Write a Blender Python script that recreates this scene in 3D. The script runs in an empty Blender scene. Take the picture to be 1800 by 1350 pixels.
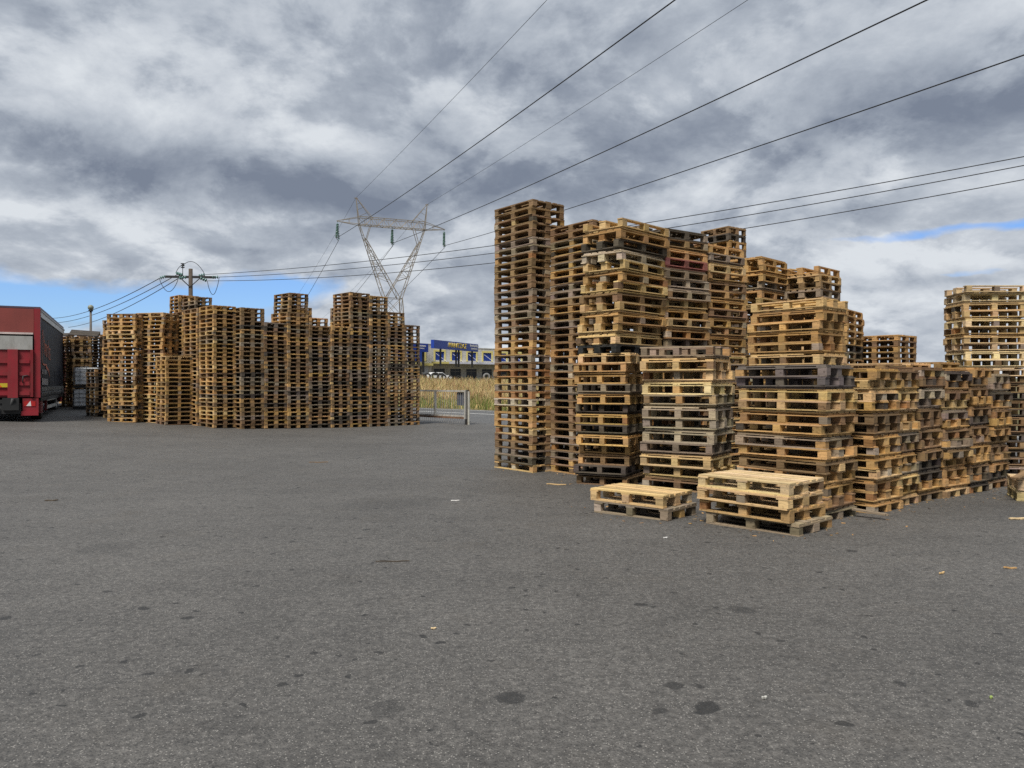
import bpy, math, random
import numpy as np
from mathutils import Vector, Matrix, Euler
R = math.radians
rnd = random.Random(11)
SC = bpy.context.scene
COL = SC.collection

# ------------------------------------------------------------------ ground height
def soft(x):
    return math.log1p(math.exp(2 * x)) / 2 if x < 20 else x
def smooth(a, b, x):
    t = min(1, max(0, (x - a) / (b - a)))
    return t * t * (3 - 2 * t)
def gz(x, y):
    """the yard falls a little towards the gate and rises gently towards the lorry"""
    return -0.10 * smooth(7, 13, y) + 0.042 * soft(-6 - max(x, -40)) * smooth(4, 18, y)

# ------------------------------------------------------------------ object helpers
def link(o, parent=None):
    COL.objects.link(o)
    if parent is not None:
        o.parent = parent
    return o
def tag(o, label=None, cat=None, group=None, kind=None):
    if label: o['label'] = label
    if cat: o['category'] = cat
    if group: o['group'] = group
    if kind: o['kind'] = kind
    return o
def empty(name, loc=(0, 0, 0), rz=0.0):
    o = bpy.data.objects.new(name, None)
    o.empty_display_size = 0.2
    o.location = loc
    o.rotation_euler = (0, 0, rz)
    return link(o)

class MB:
    """collects shapes for ONE mesh"""
    def __init__(s):
        s.v = []; s.f = []; s.t = []; s.sm = []
    def face(s, pts, tone=(1, 1, 1), smooth_=False):
        n = len(s.v)
        s.v += [tuple(p) for p in pts]
        s.f.append(tuple(range(n, n + len(pts)))); s.t.append(tone); s.sm.append(smooth_)
    def box(s, c, d, tone=(1, 1, 1), rot=None, taper=1.0):
        n = len(s.v)
        hx, hy, hz = d[0] / 2, d[1] / 2, d[2] / 2
        for z in (-1, 1):
            k = taper if z > 0 else 1.0
            for x, y in ((-1, -1), (1, -1), (1, 1), (-1, 1)):
                p = Vector((x * hx * k, y * hy * k, z * hz))
                if rot is not None: p = rot @ p
                s.v.append((p.x + c[0], p.y + c[1], p.z + c[2]))
        for q in ((0, 3, 2, 1), (4, 5, 6, 7), (0, 1, 5, 4), (1, 2, 6, 5), (2, 3, 7, 6), (3, 0, 4, 7)):
            s.f.append(tuple(n + i for i in q)); s.t.append(tone); s.sm.append(False)
    def span(s, x0, x1, y0, y1, z0, z1, tone=(1, 1, 1)):
        s.box(((x0 + x1) / 2, (y0 + y1) / 2, (z0 + z1) / 2), (abs(x1 - x0), abs(y1 - y0), abs(z1 - z0)), tone)
    def path(s, pts, r, n=6, tone=(1, 1, 1), cap=True, smooth_=True):
        pts = [Vector(p) for p in pts]
        rings = []
        for i, p in enumerate(pts):
            d = (pts[min(i + 1, len(pts) - 1)] - pts[max(i - 1, 0)]).normalized()
            u = d.orthogonal().normalized() if i == 0 else (u - d * u.dot(d)).normalized()
            w = d.cross(u)
            rr = r[i] if isinstance(r, (list, tuple)) else r
            base = len(s.v)
            for k in range(n):
                a = 2 * math.pi * k / n
                q = p + u * math.cos(a) * rr + w * math.sin(a) * rr
                s.v.append(tuple(q))
            rings.append(base)
        for a, b in zip(rings, rings[1:]):
            for k in range(n):
                s.f.append((a + k, a + (k + 1) % n, b + (k + 1) % n, b + k)); s.t.append(tone); s.sm.append(smooth_)
        if cap:
            s.f.append(tuple(rings[0] + k for k in reversed(range(n)))); s.t.append(tone); s.sm.append(False)
            s.f.append(tuple(rings[-1] + k for k in range(n))); s.t.append(tone); s.sm.append(False)
    def bar(s, a, b, r, n=4, tone=(1, 1, 1)):
        s.path([a, b], r, n, tone, True, False)
    def lathe(s, c, prof, n=20, axis='Z', tone=(1, 1, 1)):
        rings = []
        for r, h in prof:
            base = len(s.v)
            for k in range(n):
                a = 2 * math.pi * k / n
                x, y, z = r * math.cos(a), r * math.sin(a), h
                p = (x, y, z) if axis == 'Z' else ((z, x, y) if axis == 'X' else (x, z, y))
                s.v.append((p[0] + c[0], p[1] + c[1], p[2] + c[2]))
            rings.append(base)
        for a, b in zip(rings, rings[1:]):
            for k in range(n):
                q = (a + k, a + (k + 1) % n, b + (k + 1) % n, b + k)
                s.f.append(q if axis != 'Y' else q[::-1]); s.t.append(tone); s.sm.append(True)
    def prism(s, outline, y0, y1, tone=(1, 1, 1)):
        """outline in the x-z plane, extruded along y"""
        n = len(outline); b = len(s.v)
        s.v += [(x, y0, z) for x, z in outline] + [(x, y1, z) for x, z in outline]
        s.f.append(tuple(range(b, b + n))); s.t.append(tone); s.sm.append(False)
        s.f.append(tuple(reversed(range(b + n, b + 2 * n)))); s.t.append(tone); s.sm.append(False)
        for k in range(n):
            s.f.append((b + k, b + n + k, b + n + (k + 1) % n, b + (k + 1) % n)); s.t.append(tone); s.sm.append(False)
    def mesh(s, name):
        me = bpy.data.meshes.new(name)
        me.from_pydata(s.v, [], s.f)
        a = me.attributes.new('tone', 'FLOAT_COLOR', 'CORNER')
        cnt = [len(f) for f in s.f]
        arr = np.ones((len(s.f), 4), np.float32)
        if s.t: arr[:, :3] = np.array(s.t, np.float32)
        a.data.foreach_set('color', np.repeat(arr, cnt, axis=0).ravel())
        me.polygons.foreach_set('use_smooth', s.sm)
        me.update()
        return me
    def build(s, name, mat, parent=None):
        me = s.mesh(name)
        if mat: me.materials.append(mat)
        return link(bpy.data.objects.new(name, me), parent)

# ------------------------------------------------------------------ materials
def newmat(name):
    m = bpy.data.materials.new(name); m.use_nodes = True
    nt = m.node_tree
    return m, nt, nt.nodes['Principled BSDF']
def nd(nt, t, **k):
    n = nt.nodes.new(t)
    for a, v in k.items():
        if a.startswith('i_'): n.inputs[a[2:].replace('_', ' ')].default_value = v
        else: setattr(n, a, v)
    return n
def mth(nt, op, a, b=None, c=None, clamp=False):
    n = nt.nodes.new('ShaderNodeMath'); n.operation = op; n.use_clamp = clamp
    for i, v in enumerate((a, b, c)):
        if v is None: continue
        if isinstance(v, (int, float)): n.inputs[i].default_value = v
        else: nt.links.new(v, n.inputs[i])
    return n.outputs[0]
def mixc(nt, f, a, b, mode='MIX'):
    n = nt.nodes.new('ShaderNodeMix'); n.data_type = 'RGBA'; n.blend_type = mode
    for s_, v in ((n.inputs[0], f), (n.inputs[6], a), (n.inputs[7], b)):
        if isinstance(v, (int, float)): s_.default_value = v
        elif isinstance(v, (tuple, list)): s_.default_value = (*v, 1) if len(v) == 3 else v
        else: nt.links.new(v, s_)
    return n.outputs[2]
def ramp(nt, f, stops):
    n = nt.nodes.new('ShaderNodeValToRGB')
    e = n.color_ramp.elements
    while len(e) < len(stops): e.new(0.5)
    for x, (p, c) in zip(e, stops):
        x.position = p; x.color = (*c, 1) if len(c) == 3 else (c[0],) * 3 + (1,)
    nt.links.new(f, n.inputs[0])
    return n.outputs[0]
def noise(nt, vec, scale, detail=4, rough=.55, dist=0.0):
    n = nd(nt, 'ShaderNodeTexNoise', i_Scale=scale, i_Detail=detail, i_Roughness=rough, i_Distortion=dist)
    nt.links.new(vec, n.inputs['Vector'])
    return n.outputs[0]
def mapped(nt, vec, scale, loc=None):
    n = nd(nt, 'ShaderNodeMapping'); n.inputs['Scale'].default_value = scale
    nt.links.new(vec, n.inputs[0])
    if loc is not None: nt.links.new(loc, n.inputs['Location'])
    return n.outputs[0]
def bump(nt, bs, h, strength=.3, dist=.01):
    n = nd(nt, 'ShaderNodeBump', i_Strength=strength, i_Distance=dist)
    nt.links.new(h, n.inputs['Height']); nt.links.new(n.outputs[0], bs.inputs['Normal'])

def wood_material(name, grain_axis):
    m, nt, bs = newmat(name)
    tc = nd(nt, 'ShaderNodeTexCoord').outputs['Object']
    oi = nd(nt, 'ShaderNodeObjectInfo')
    at = nd(nt, 'ShaderNodeAttribute', attribute_name='tone').outputs['Color']
    off = nd(nt, 'ShaderNodeCombineXYZ')
    for i, k in enumerate((37.0, 71.0, 13.0)):
        nt.links.new(mth(nt, 'MULTIPLY', oi.outputs['Random'], k), off.inputs[i])
    sc = {'X': (2.2, 46, 46), 'Y': (46, 2.2, 46), 'A': (5, 5, 60)}[grain_axis]
    g = noise(nt, mapped(nt, tc, sc, off.outputs[0]), 1.0, 5, .6, .6)
    big = noise(nt, mapped(nt, tc, (5, 5, 9), off.outputs[0]), 1.0, 5, .62)
    spot = noise(nt, mapped(nt, tc, (26, 26, 26), off.outputs[0]), 1.0, 3, .6)
    base = mixc(nt, 1.0, oi.outputs['Color'], at, 'MULTIPLY')
    gr = ramp(nt, g, [(.25, (.60,)), (.5, (.97,)), (.78, (1.18,))])
    c = mixc(nt, 1.0, base, gr, 'MULTIPLY')
    grey = mixc(nt, 1.0, (.20, .165, .125), gr, 'MULTIPLY')
    c = mixc(nt, mth(nt, 'MULTIPLY', ramp(nt, big, [(.48, (0,)), (.76, (1,))]), .40), c, grey)
    dark = mixc(nt, 1.0, c, (.30, .27, .25), 'MULTIPLY')
    c = mixc(nt, ramp(nt, spot, [(.57, (0,)), (.72, (.8,))]), c, dark)
    nt.links.new(c, bs.inputs['Base Color'])
    bs.inputs['Roughness'].default_value = .86
    bs.inputs['Specular IOR Level'].default_value = .2
    bump(nt, bs, g, .5, .004)
    return m

def plain(name, col, rough=.6, metal=0.0, spec=.4, var=.25, vs=3.0, dirt=None, dirt_amt=.5, fine=0.0):
    """painted / coated surface: colour with broad mottling, optional dirt, times the per-face tone"""
    m, nt, bs = newmat(name)
    tc = nd(nt, 'ShaderNodeTexCoord').outputs['Object']
    at = nd(nt, 'ShaderNodeAttribute', attribute_name='tone').outputs['Color']
    n1 = noise(nt, mapped(nt, tc, (vs, vs, vs)), 1.0, 6, .6)
    k = ramp(nt, n1, [(.25, (1 - var,)), (.75, (1 + var,))])
    c = mixc(nt, 1.0, mixc(nt, 1.0, col, at, 'MULTIPLY'), k, 'MULTIPLY')
    if dirt:
        n2 = noise(nt, mapped(nt, tc, (vs * 2.3, vs * 2.3, vs * .7)), 1.0, 7, .65)
        c = mixc(nt, mth(nt, 'MULTIPLY', ramp(nt, n2, [(.45, (0,)), (.68, (1,))]), dirt_amt), c, dirt)
    nt.links.new(c, bs.inputs['Base Color'])
    bs.inputs['Roughness'].default_value = rough
    bs.inputs['Metallic'].default_value = metal
    bs.inputs['Specular IOR Level'].default_value = spec
    if fine:
        bump(nt, bs, noise(nt, mapped(nt, tc, (60, 60, 60)), 1.0, 4), fine, .004)
    return m

def asphalt_material(name, tint=(1.04, .985, .915), stains=True):
    m, nt, bs = newmat(name)
    geo = nd(nt, 'ShaderNodeNewGeometry').outputs['Position']
    sep = nd(nt, 'ShaderNodeSeparateXYZ'); nt.links.new(geo, sep.inputs[0])
    flat = nd(nt, 'ShaderNodeCombineXYZ')
    nt.links.new(sep.outputs[0], flat.inputs[0]); nt.links.new(sep.outputs[1], flat.inputs[1])
    p = flat.outputs[0]
    broad = noise(nt, p, .35, 6, .6)
    mid = noise(nt, p, 2.6, 6, .65, .4)
    fine = noise(nt, p, 75, 4, .65)
    vo = nd(nt, 'ShaderNodeTexVoronoi', i_Scale=105.0); nt.links.new(p, vo.inputs['Vector'])
    cell = nd(nt, 'ShaderNodeSeparateXYZ'); nt.links.new(vo.outputs['Color'], cell.inputs[0])
    c = mixc(nt, ramp(nt, broad, [(.3, (0,)), (.7, (1,))]), tuple(.070 * t for t in tint), tuple(.104 * t for t in tint))
    c = mixc(nt, 1.0, c, ramp(nt, mid, [(.25, (.72,)), (.5, (1,)), (.8, (1.12,))]), 'MULTIPLY')
    c = mixc(nt, 1.0, c, ramp(nt, fine, [(.3, (.62,)), (.7, (1.3,))]), 'MULTIPLY')
    # worn surface: coarse grit, and long bands polished by tyres
    grit = noise(nt, p, 24, 3, .7)
    c = mixc(nt, 1.0, c, ramp(nt, grit, [(.28, (.48,)), (.5, (1,)), (.72, (1.60,))]), 'MULTIPLY')
    grit2 = noise(nt, p, 9, 3, .7)
    c = mixc(nt, 1.0, c, ramp(nt, grit2, [(.3, (.82,)), (.7, (1.18,))]), 'MULTIPLY')
    rotm = nd(nt, 'ShaderNodeMapping'); rotm.inputs['Rotation'].default_value = (0, 0, R(38)); rotm.inputs['Scale'].default_value = (.10, 1.5, 1); nt.links.new(p, rotm.inputs[0])
    band = noise(nt, rotm.outputs[0], 1.0, 3, .55, .5)
    c = mixc(nt, 1.0, c, ramp(nt, band, [(.36, (.95,)), (.5, (1,)), (.66, (1.04,))]), 'MULTIPLY')
    # single stones of the aggregate, pale and dark
    stone = mth(nt, 'MULTIPLY', mth(nt, 'GREATER_THAN', cell.outputs[0], .84), mth(nt, 'LESS_THAN', vo.outputs['Distance'], .42))
    c = mixc(nt, mth(nt, 'MULTIPLY', stone, .50), c, (.42, .40, .37))
    pit = mth(nt, 'MULTIPLY', mth(nt, 'LESS_THAN', cell.outputs[1], .30), mth(nt, 'LESS_THAN', vo.outputs['Distance'], .40))
    c = mixc(nt, mth(nt, 'MULTIPLY', pit, .75), c, (.018, .018, .019))
    rough = None
    if stains:
        wn = nd(nt, 'ShaderNodeTexNoise', i_Scale=5.0, i_Detail=4.0); nt.links.new(p, wn.inputs['Vector'])
        wp = nd(nt, 'ShaderNodeVectorMath', operation='MULTIPLY_ADD')
        wn2 = nd(nt, 'ShaderNodeTexNoise', i_Scale=21.0, i_Detail=4.0); nt.links.new(p, wn2.inputs['Vector'])
        wq = nd(nt, 'ShaderNodeVectorMath', operation='MULTIPLY_ADD')
        nt.links.new(wn2.outputs['Color'], wq.inputs[0]); wq.inputs[1].default_value = (.075, .075, 0); nt.links.new(p, wq.inputs[2])
        nt.links.new(wn.outputs['Color'], wp.inputs[0]); wp.inputs[1].default_value = (.14, .14, 0); nt.links.new(wq.outputs[0], wp.inputs[2])
        total = None
        # drips of oil of many sizes
        for sc, lim, thr, amt in ((1.15, .085, .62, .7), (2.4, .13, .58, .85), (4.8, .20, .55, .9), (.42, .15, .45, .3), (9.0, .26, .66, .9)):
            v2 = nd(nt, 'ShaderNodeTexVoronoi', i_Scale=sc); nt.links.new(wp.outputs[0], v2.inputs['Vector'])
            s2 = nd(nt, 'ShaderNodeSeparateXYZ'); nt.links.new(v2.outputs['Color'], s2.inputs[0])
            rad = mth(nt, 'MULTIPLY', mth(nt, 'SUBTRACT', s2.outputs[0], thr), lim / (1 - thr))
            k = mth(nt, 'MULTIPLY', mth(nt, 'SUBTRACT', rad, v2.outputs['Distance']), 30.0, clamp=True)
            k = mth(nt, 'MULTIPLY', k, amt)
            total = k if total is None else mth(nt, 'MAXIMUM', total, k)
        # the larger blots where lorries stand
        for (x, y, r, a) in ((0.96, 3.74, .085, .95), (-.02, 3.87, .10, .85), (-.62, 3.74, .09, .5), (.86, 4.02, .06, .8), (.72, 3.72, .045, .7),
                             (2.3, 3.78, .05, .8), (2.05, 4.05, .035, .8), (1.62, 5.35, .10, .6), (-3.9, 7.4, .35, .35), (2.1, 9.75, .5, .55), (6.6, 9.0, .6, .6), (7.6, 8.6, .8, .5), (-1.6, 10.5, .9, .3)):
            v = nd(nt, 'ShaderNodeVectorMath', operation='DISTANCE')
            nt.links.new(wp.outputs[0], v.inputs[0]); v.inputs[1].default_value = (x + .107, y + .107, 0)
            k = mth(nt, 'MULTIPLY', mth(nt, 'MULTIPLY', mth(nt, 'SUBTRACT', r, v.outputs['Value']), 3.6 / r if r < .2 else 1.6 / r, clamp=True), a)
            total = mth(nt, 'MAXIMUM', total, k)
        total = mth(nt, 'MULTIPLY', total, ramp(nt, fine, [(.3, (1,)), (.9, (.7,))]))
        c = mixc(nt, total, c, (.010, .0098, .0095))
        # hairline cracks
        cw = nd(nt, 'ShaderNodeVectorMath', operation='MULTIPLY_ADD')
        nt.links.new(wn.outputs['Color'], cw.inputs[0]); cw.inputs[1].default_value = (.5, .5, 0); nt.links.new(p, cw.inputs[2])
        vc = nd(nt, 'ShaderNodeTexVoronoi', feature='DISTANCE_TO_EDGE', i_Scale=.23); nt.links.new(cw.outputs[0], vc.inputs['Vector'])
        crack = mth(nt, 'MULTIPLY', mth(nt, 'LESS_THAN', vc.outputs['Distance'], .0020), ramp(nt, noise(nt, p, .5, 4, .6), [(.57, (0,)), (.64, (.6,))]))
        c = mixc(nt, crack, c, (.02, .02, .02))
        # brownish dust of crushed wood near the stacks
        du = noise(nt, p, .9, 7, .7)
        c = mixc(nt, mth(nt, 'MULTIPLY', ramp(nt, du, [(.55, (0,)), (.8, (1,))]), .35), c, (.085, .070, .052))
    nt.links.new(c, bs.inputs['Base Color'])
    bs.inputs['Roughness'].default_value = .66
    bs.inputs['Specular IOR Level'].default_value = .65
    hb = mth(nt, 'ADD', mth(nt, 'MULTIPLY', vo.outputs['Distance'], -1.0), fine)
    bump(nt, bs, hb, .55, .008)
    return m

WOOD_X = wood_material('wood_boards', 'X')
WOOD_A = wood_material('wood_blocks', 'A')
ASPHALT = asphalt_material('yard_asphalt')
ROADM = asphalt_material('road_asphalt', (1.1, 1.1, 1.1), False)
# ------------------------------------------------------------------ pallets
TONES = {  # real colours of the timber
    'fresh': (.64, .44, .215), 'honey': (.51, .31, .128), 'brown': (.265, .168, .09), 'grey': (.30, .235, .168),
    'dark': (.105, .085, .066), 'orange': (.40, .20, .085), 'black': (.030, .031, .034), 'pale': (.70, .53, .31), 'red': (.27, .10, .085), 'silver': (.47, .385, .285), 'slate': (.165, .145, .125)}
SAY = {'fresh': 'pale yellow', 'honey': 'honey-coloured', 'brown': 'brown', 'grey': 'weathered grey', 'dark': 'dark stained',
       'orange': 'rusty orange', 'black': 'black', 'pale': 'pale new', 'red': 'reddish painted', 'silver': 'silvery grey', 'slate': 'dark grey'}
MIX = {
    'old': (('brown', .48), ('grey', .24), ('honey', .15), ('dark', .12), ('orange', .01)),
    'warm': (('honey', .50), ('brown', .32), ('fresh', .06), ('grey', .12)),
    'mid': (('honey', .38), ('brown', .30), ('grey', .17), ('fresh', .08), ('dark', .07)),
    'honey': (('honey', .58), ('fresh', .18), ('brown', .14), ('grey', .07), ('dark', .03)),
    'contrast': (('honey', .55), ('dark', .22), ('grey', .18), ('fresh', .05)),
    'greyish': (('silver', .36), ('grey', .24), ('brown', .15), ('fresh', .25)),
    'esk': (('honey', .62), ('fresh', .20), ('brown', .10), ('grey', .08)),
    'far': (('brown', .42), ('honey', .20), ('grey', .25), ('dark', .13)),
    'rowgrey': (('brown', .42), ('honey', .26), ('grey', .24), ('slate', .08)), 'rowbrown': (('brown', .52), ('honey', .34), ('grey', .08), ('dark', .06)),
    'pale': (('pale', .75), ('fresh', .25)),
    'dark': (('dark', .45), ('brown', .45), ('grey', .10)),
    'black': (('black', 1.0),),
    'two': (('grey', 1.0),), 'four': (('honey', 1.0),)}
FIXED = {'P2': ('grey', 'fresh'), 'P4': ('grey', 'honey', 'fresh', 'pale'), 'CB': ('black',)}
FIX_TOP = {  # seen in the photo, counted from the top
    'C': {1: 'fresh', 2: 'honey', 3: 'honey', 4: 'grey', 5: 'honey', 6: 'dark', 7: 'honey', 8: 'dark', 9: 'honey', 10: 'honey', 11: 'brown', 12: 'dark', 13: 'brown'},
    'D': {1: 'grey', 2: 'fresh', 3: 'fresh', 4: 'pale', 5: 'grey', 6: 'silver', 7: 'silver', 8: 'silver', 9: 'grey', 10: 'fresh', 11: 'fresh', 12: 'brown'},
    'E': {1: 'slate', 2: 'slate', 3: 'fresh', 4: 'fresh', 5: 'honey', 6: 'honey', 7: 'grey', 8: 'honey', 9: 'brown', 10: 'honey', 11: 'honey', 12: 'brown', 13: 'grey'},
    'F': {1: 'fresh', 2: 'honey', 3: 'dark', 4: 'silver', 5: 'fresh', 6: 'honey', 7: 'fresh', 8: 'brown', 9: 'fresh', 10: 'honey', 11: 'fresh', 12: 'fresh'},
    'G': {1: 'dark', 2: 'brown', 3: 'honey', 4: 'red', 5: 'grey', 6: 'silver', 7: 'silver', 8: 'fresh', 9: 'honey', 10: 'fresh', 11: 'honey', 12: 'grey'},
    'A': {24: 'orange', 27: 'orange', 28: 'silver', 29: 'honey', 30: 'honey', 31: 'honey', 32: 'fresh', 37: 'fresh'},
    'J3': {3: 'silver', 11: 'dark', 10: 'dark'}, 'J1': {2: 'fresh', 3: 'fresh'}}
STACK_SAY = {
    'A': 'the tallest stack beside the road gap', 'B': 'the tall stack next to the tallest one',
    'C': 'the stack carrying one black pallet', 'F': 'the leaning pile above the black pallet', 'G': 'the high stack with one reddish pallet',
    'H': 'the high stack after the reddish pallet', 'HT': 'the distant tower peeking above the high stacks', 'D': 'the silvery stack behind the two-pallet pile',
    'E': 'the broad stack behind the four-pallet pile', 'EU': 'the small pile on the broad stack',
    'J1': 'the first end-on stack beside the broad one', 'J2': 'the second end-on stack from the broad one', 'J3': 'the third end-on stack from the broad one',
    'J4': 'the fourth end-on stack from the broad one', 'J5': 'the fifth end-on stack from the broad one', 'J6': 'the sixth end-on stack, beside the dark gap',
    'P2': 'the lone low pile on open asphalt', 'P4': 'the low pile before the broad stack', 'K': 'the pale tower at the edge of view', 'LP': 'the low scrap pile at the edge of view',
    'I1': 'the highest stepped-down stack on the skyline', 'I2': 'the second stepped-down stack on the skyline', 'I3': 'the third stepped-down stack on the skyline',
    'I4': 'the lowest stepped-down stack on the skyline', 'M': 'the low see-through stack on the skyline', 'T0': 'the front corner stack of the far block'}
ORD = ['topmost', 'second', 'third', 'fourth', 'fifth', 'sixth', 'seventh', 'eighth', 'ninth', 'tenth', 'eleventh', 'twelfth', 'thirteenth', 'fourteenth', 'fifteenth',
       'sixteenth', 'seventeenth', 'eighteenth', 'nineteenth'] + ['twentieth'] + ['twenty-' + w for w in ('first', 'second', 'third', 'fourth', 'fifth', 'sixth', 'seventh', 'eighth', 'ninth')] + \
      ['thirtieth'] + ['thirty-' + w for w in ('first', 'second', 'third', 'fourth', 'fifth', 'sixth', 'seventh', 'eighth', 'ninth')]

def pallet_boxes(kind, r):
    """all the boards and blocks of one pallet, base at z = 0, long side along x: [(part, centre, size, tone, rot)]"""
    out = []
    def t(a=.16, m=1.0): k = m * (1 + r.uniform(-a, a)); return (k, k * (1 + r.uniform(-.03, .03)), k * (1 + r.uniform(-.06, .06)))
    def rot(a=.006): return Euler((r.uniform(-a, a), r.uniform(-a, a), r.uniform(-a * 2, a * 2))).to_matrix()
    thick = kind == 'B'
    zr, zb = (.022, .112) if thick else (.019, .088)
    for y, w in ((-.35, .10), (0, .145), (.35, .10)):
        out.append(('runner', (r.uniform(-.006, .006), y + r.uniform(-.004, .004), zr / 2), (1.2 - r.uniform(0, .012), w, zr), t(.16, 1.12), rot(.003)))
    for x in (-.54, 0, .54):
        for y, w in ((-.35, .10), (0, .125), (.35, .10)):
            out.append(('block', (x + r.uniform(-.008, .008), y + r.uniform(-.006, .006), zr + zb / 2), (.112 * r.uniform(.88, 1.08), w * r.uniform(.92, 1.03), zb), t(.24), Euler((0, 0, r.uniform(-.05, .05))).to_matrix()))
    z = zr + zb
    if thick:
        for y, w in ((-.345, .11), (.345, .11)):          # edge boards along the long sides
            out.append(('deck', (0, y, z + .009), (1.2, w, .018), t(.18, 1.15), rot(.004)))
    for x in (-.5275, 0, .5275):
        out.append(('deck', (x + r.uniform(-.004, .004), 0, z + .009), (.14, .57 if thick else .8, .018), t(.18, 1.15), rot(.003)))
    z += .018
    inset = .035 if thick else 0.0
    if thick:
        for x in (-.52, 0, .52):
            out.append(('deck', (x, 0, z + .009), (.12, .76, .018), t(.16, 1.1), rot(.003)))
        z += .018
    for y, w in ((-.3275, .145), (-.165, .10), (0, .145), (.165, .10), (.3275, .145)):
        yy = y * (1 - inset * 2)
        ln = 1.2 - r.uniform(0, .02) - inset
        if r.random() < .10:                               # a board with a broken end
            cut = r.uniform(.05, .3)
            out.append(('deck', (-cut / 2 if r.random() < .5 else cut / 2, yy, z + .0095), (ln - cut, w, .019), t(.18, 1.15), rot(.006)))
        else:
            out.append(('deck', (r.uniform(-.006, .006), yy + r.uniform(-.006, .006), z + .0095), (ln, w * r.uniform(.93, 1.0), .019), t(.18, 1.15), rot(.005)))
    return out
HGT = {'E': .144, 'B': .189}
VAR = {k: [pallet_boxes(k, random.Random(100 + i + (50 if k == 'B' else 0))) for i in range(8)] for k in 'EB'}

def bm_of(boxes, centre=(0, 0, 0)):
    b = MB()
    for part, c, d, tn, ro in boxes:
        b.box((c[0] - centre[0], c[1] - centre[1], c[2] - centre[2]), d, tn, ro)
    return b
PARTMESH = {}
for k in 'EB':
    for i, bx in enumerate(VAR[k]):
        deck = bm_of([b for b in bx if b[0] == 'deck']).mesh('deck'); deck.materials.append(WOOD_X)
        pieces = []
        for b in bx:
            if b[0] == 'deck': continue
            me = bm_of([b], b[1]).mesh(b[0])
            me.materials.append(WOOD_A if b[0] == 'block' else WOOD_X)
            pieces.append((b[0], b[1], me))
        whole = bm_of(bx).mesh('pallet'); whole.materials.append(WOOD_X)
        PARTMESH[k, i] = (deck, pieces, whole)

def pick(r, mix):
    x = r.random()
    for n, w in mix:
        x -= w
        if x <= 0: return n
    return mix[0][0]
def shade(r, c, a=.16):
    k = 1 + r.uniform(-a, a)
    return (c[0] * k, c[1] * k * (1 + r.uniform(-.04, .04)), c[2] * k * (1 + r.uniform(-.08, .08)))

MASS_V, MASS_F, MASS_T = [], [], []
CUBE_F = np.array(((0, 3, 2, 1), (4, 5, 6, 7), (0, 1, 5, 4), (1, 2, 6, 5), (2, 3, 7, 6), (3, 0, 4, 7)))
MASS_N = 0
CUBE = np.array([(x, y, z) for z in (-.5, .5) for x, y in ((-.5, -.5), (.5, -.5), (.5, .5), (-.5, .5))])
def mass_template(bx):
    vs = []
    for part, c, d, tn, ro in bx:
        vs.append((CUBE * np.array(d)) @ np.array(ro.transposed()) + np.array(c))
    return np.concatenate(vs), np.array([b[3] for b in bx]), [b[0] for b in bx]
MT = {k: [mass_template(b) for b in VAR[k]] for k in 'EB'}

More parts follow.
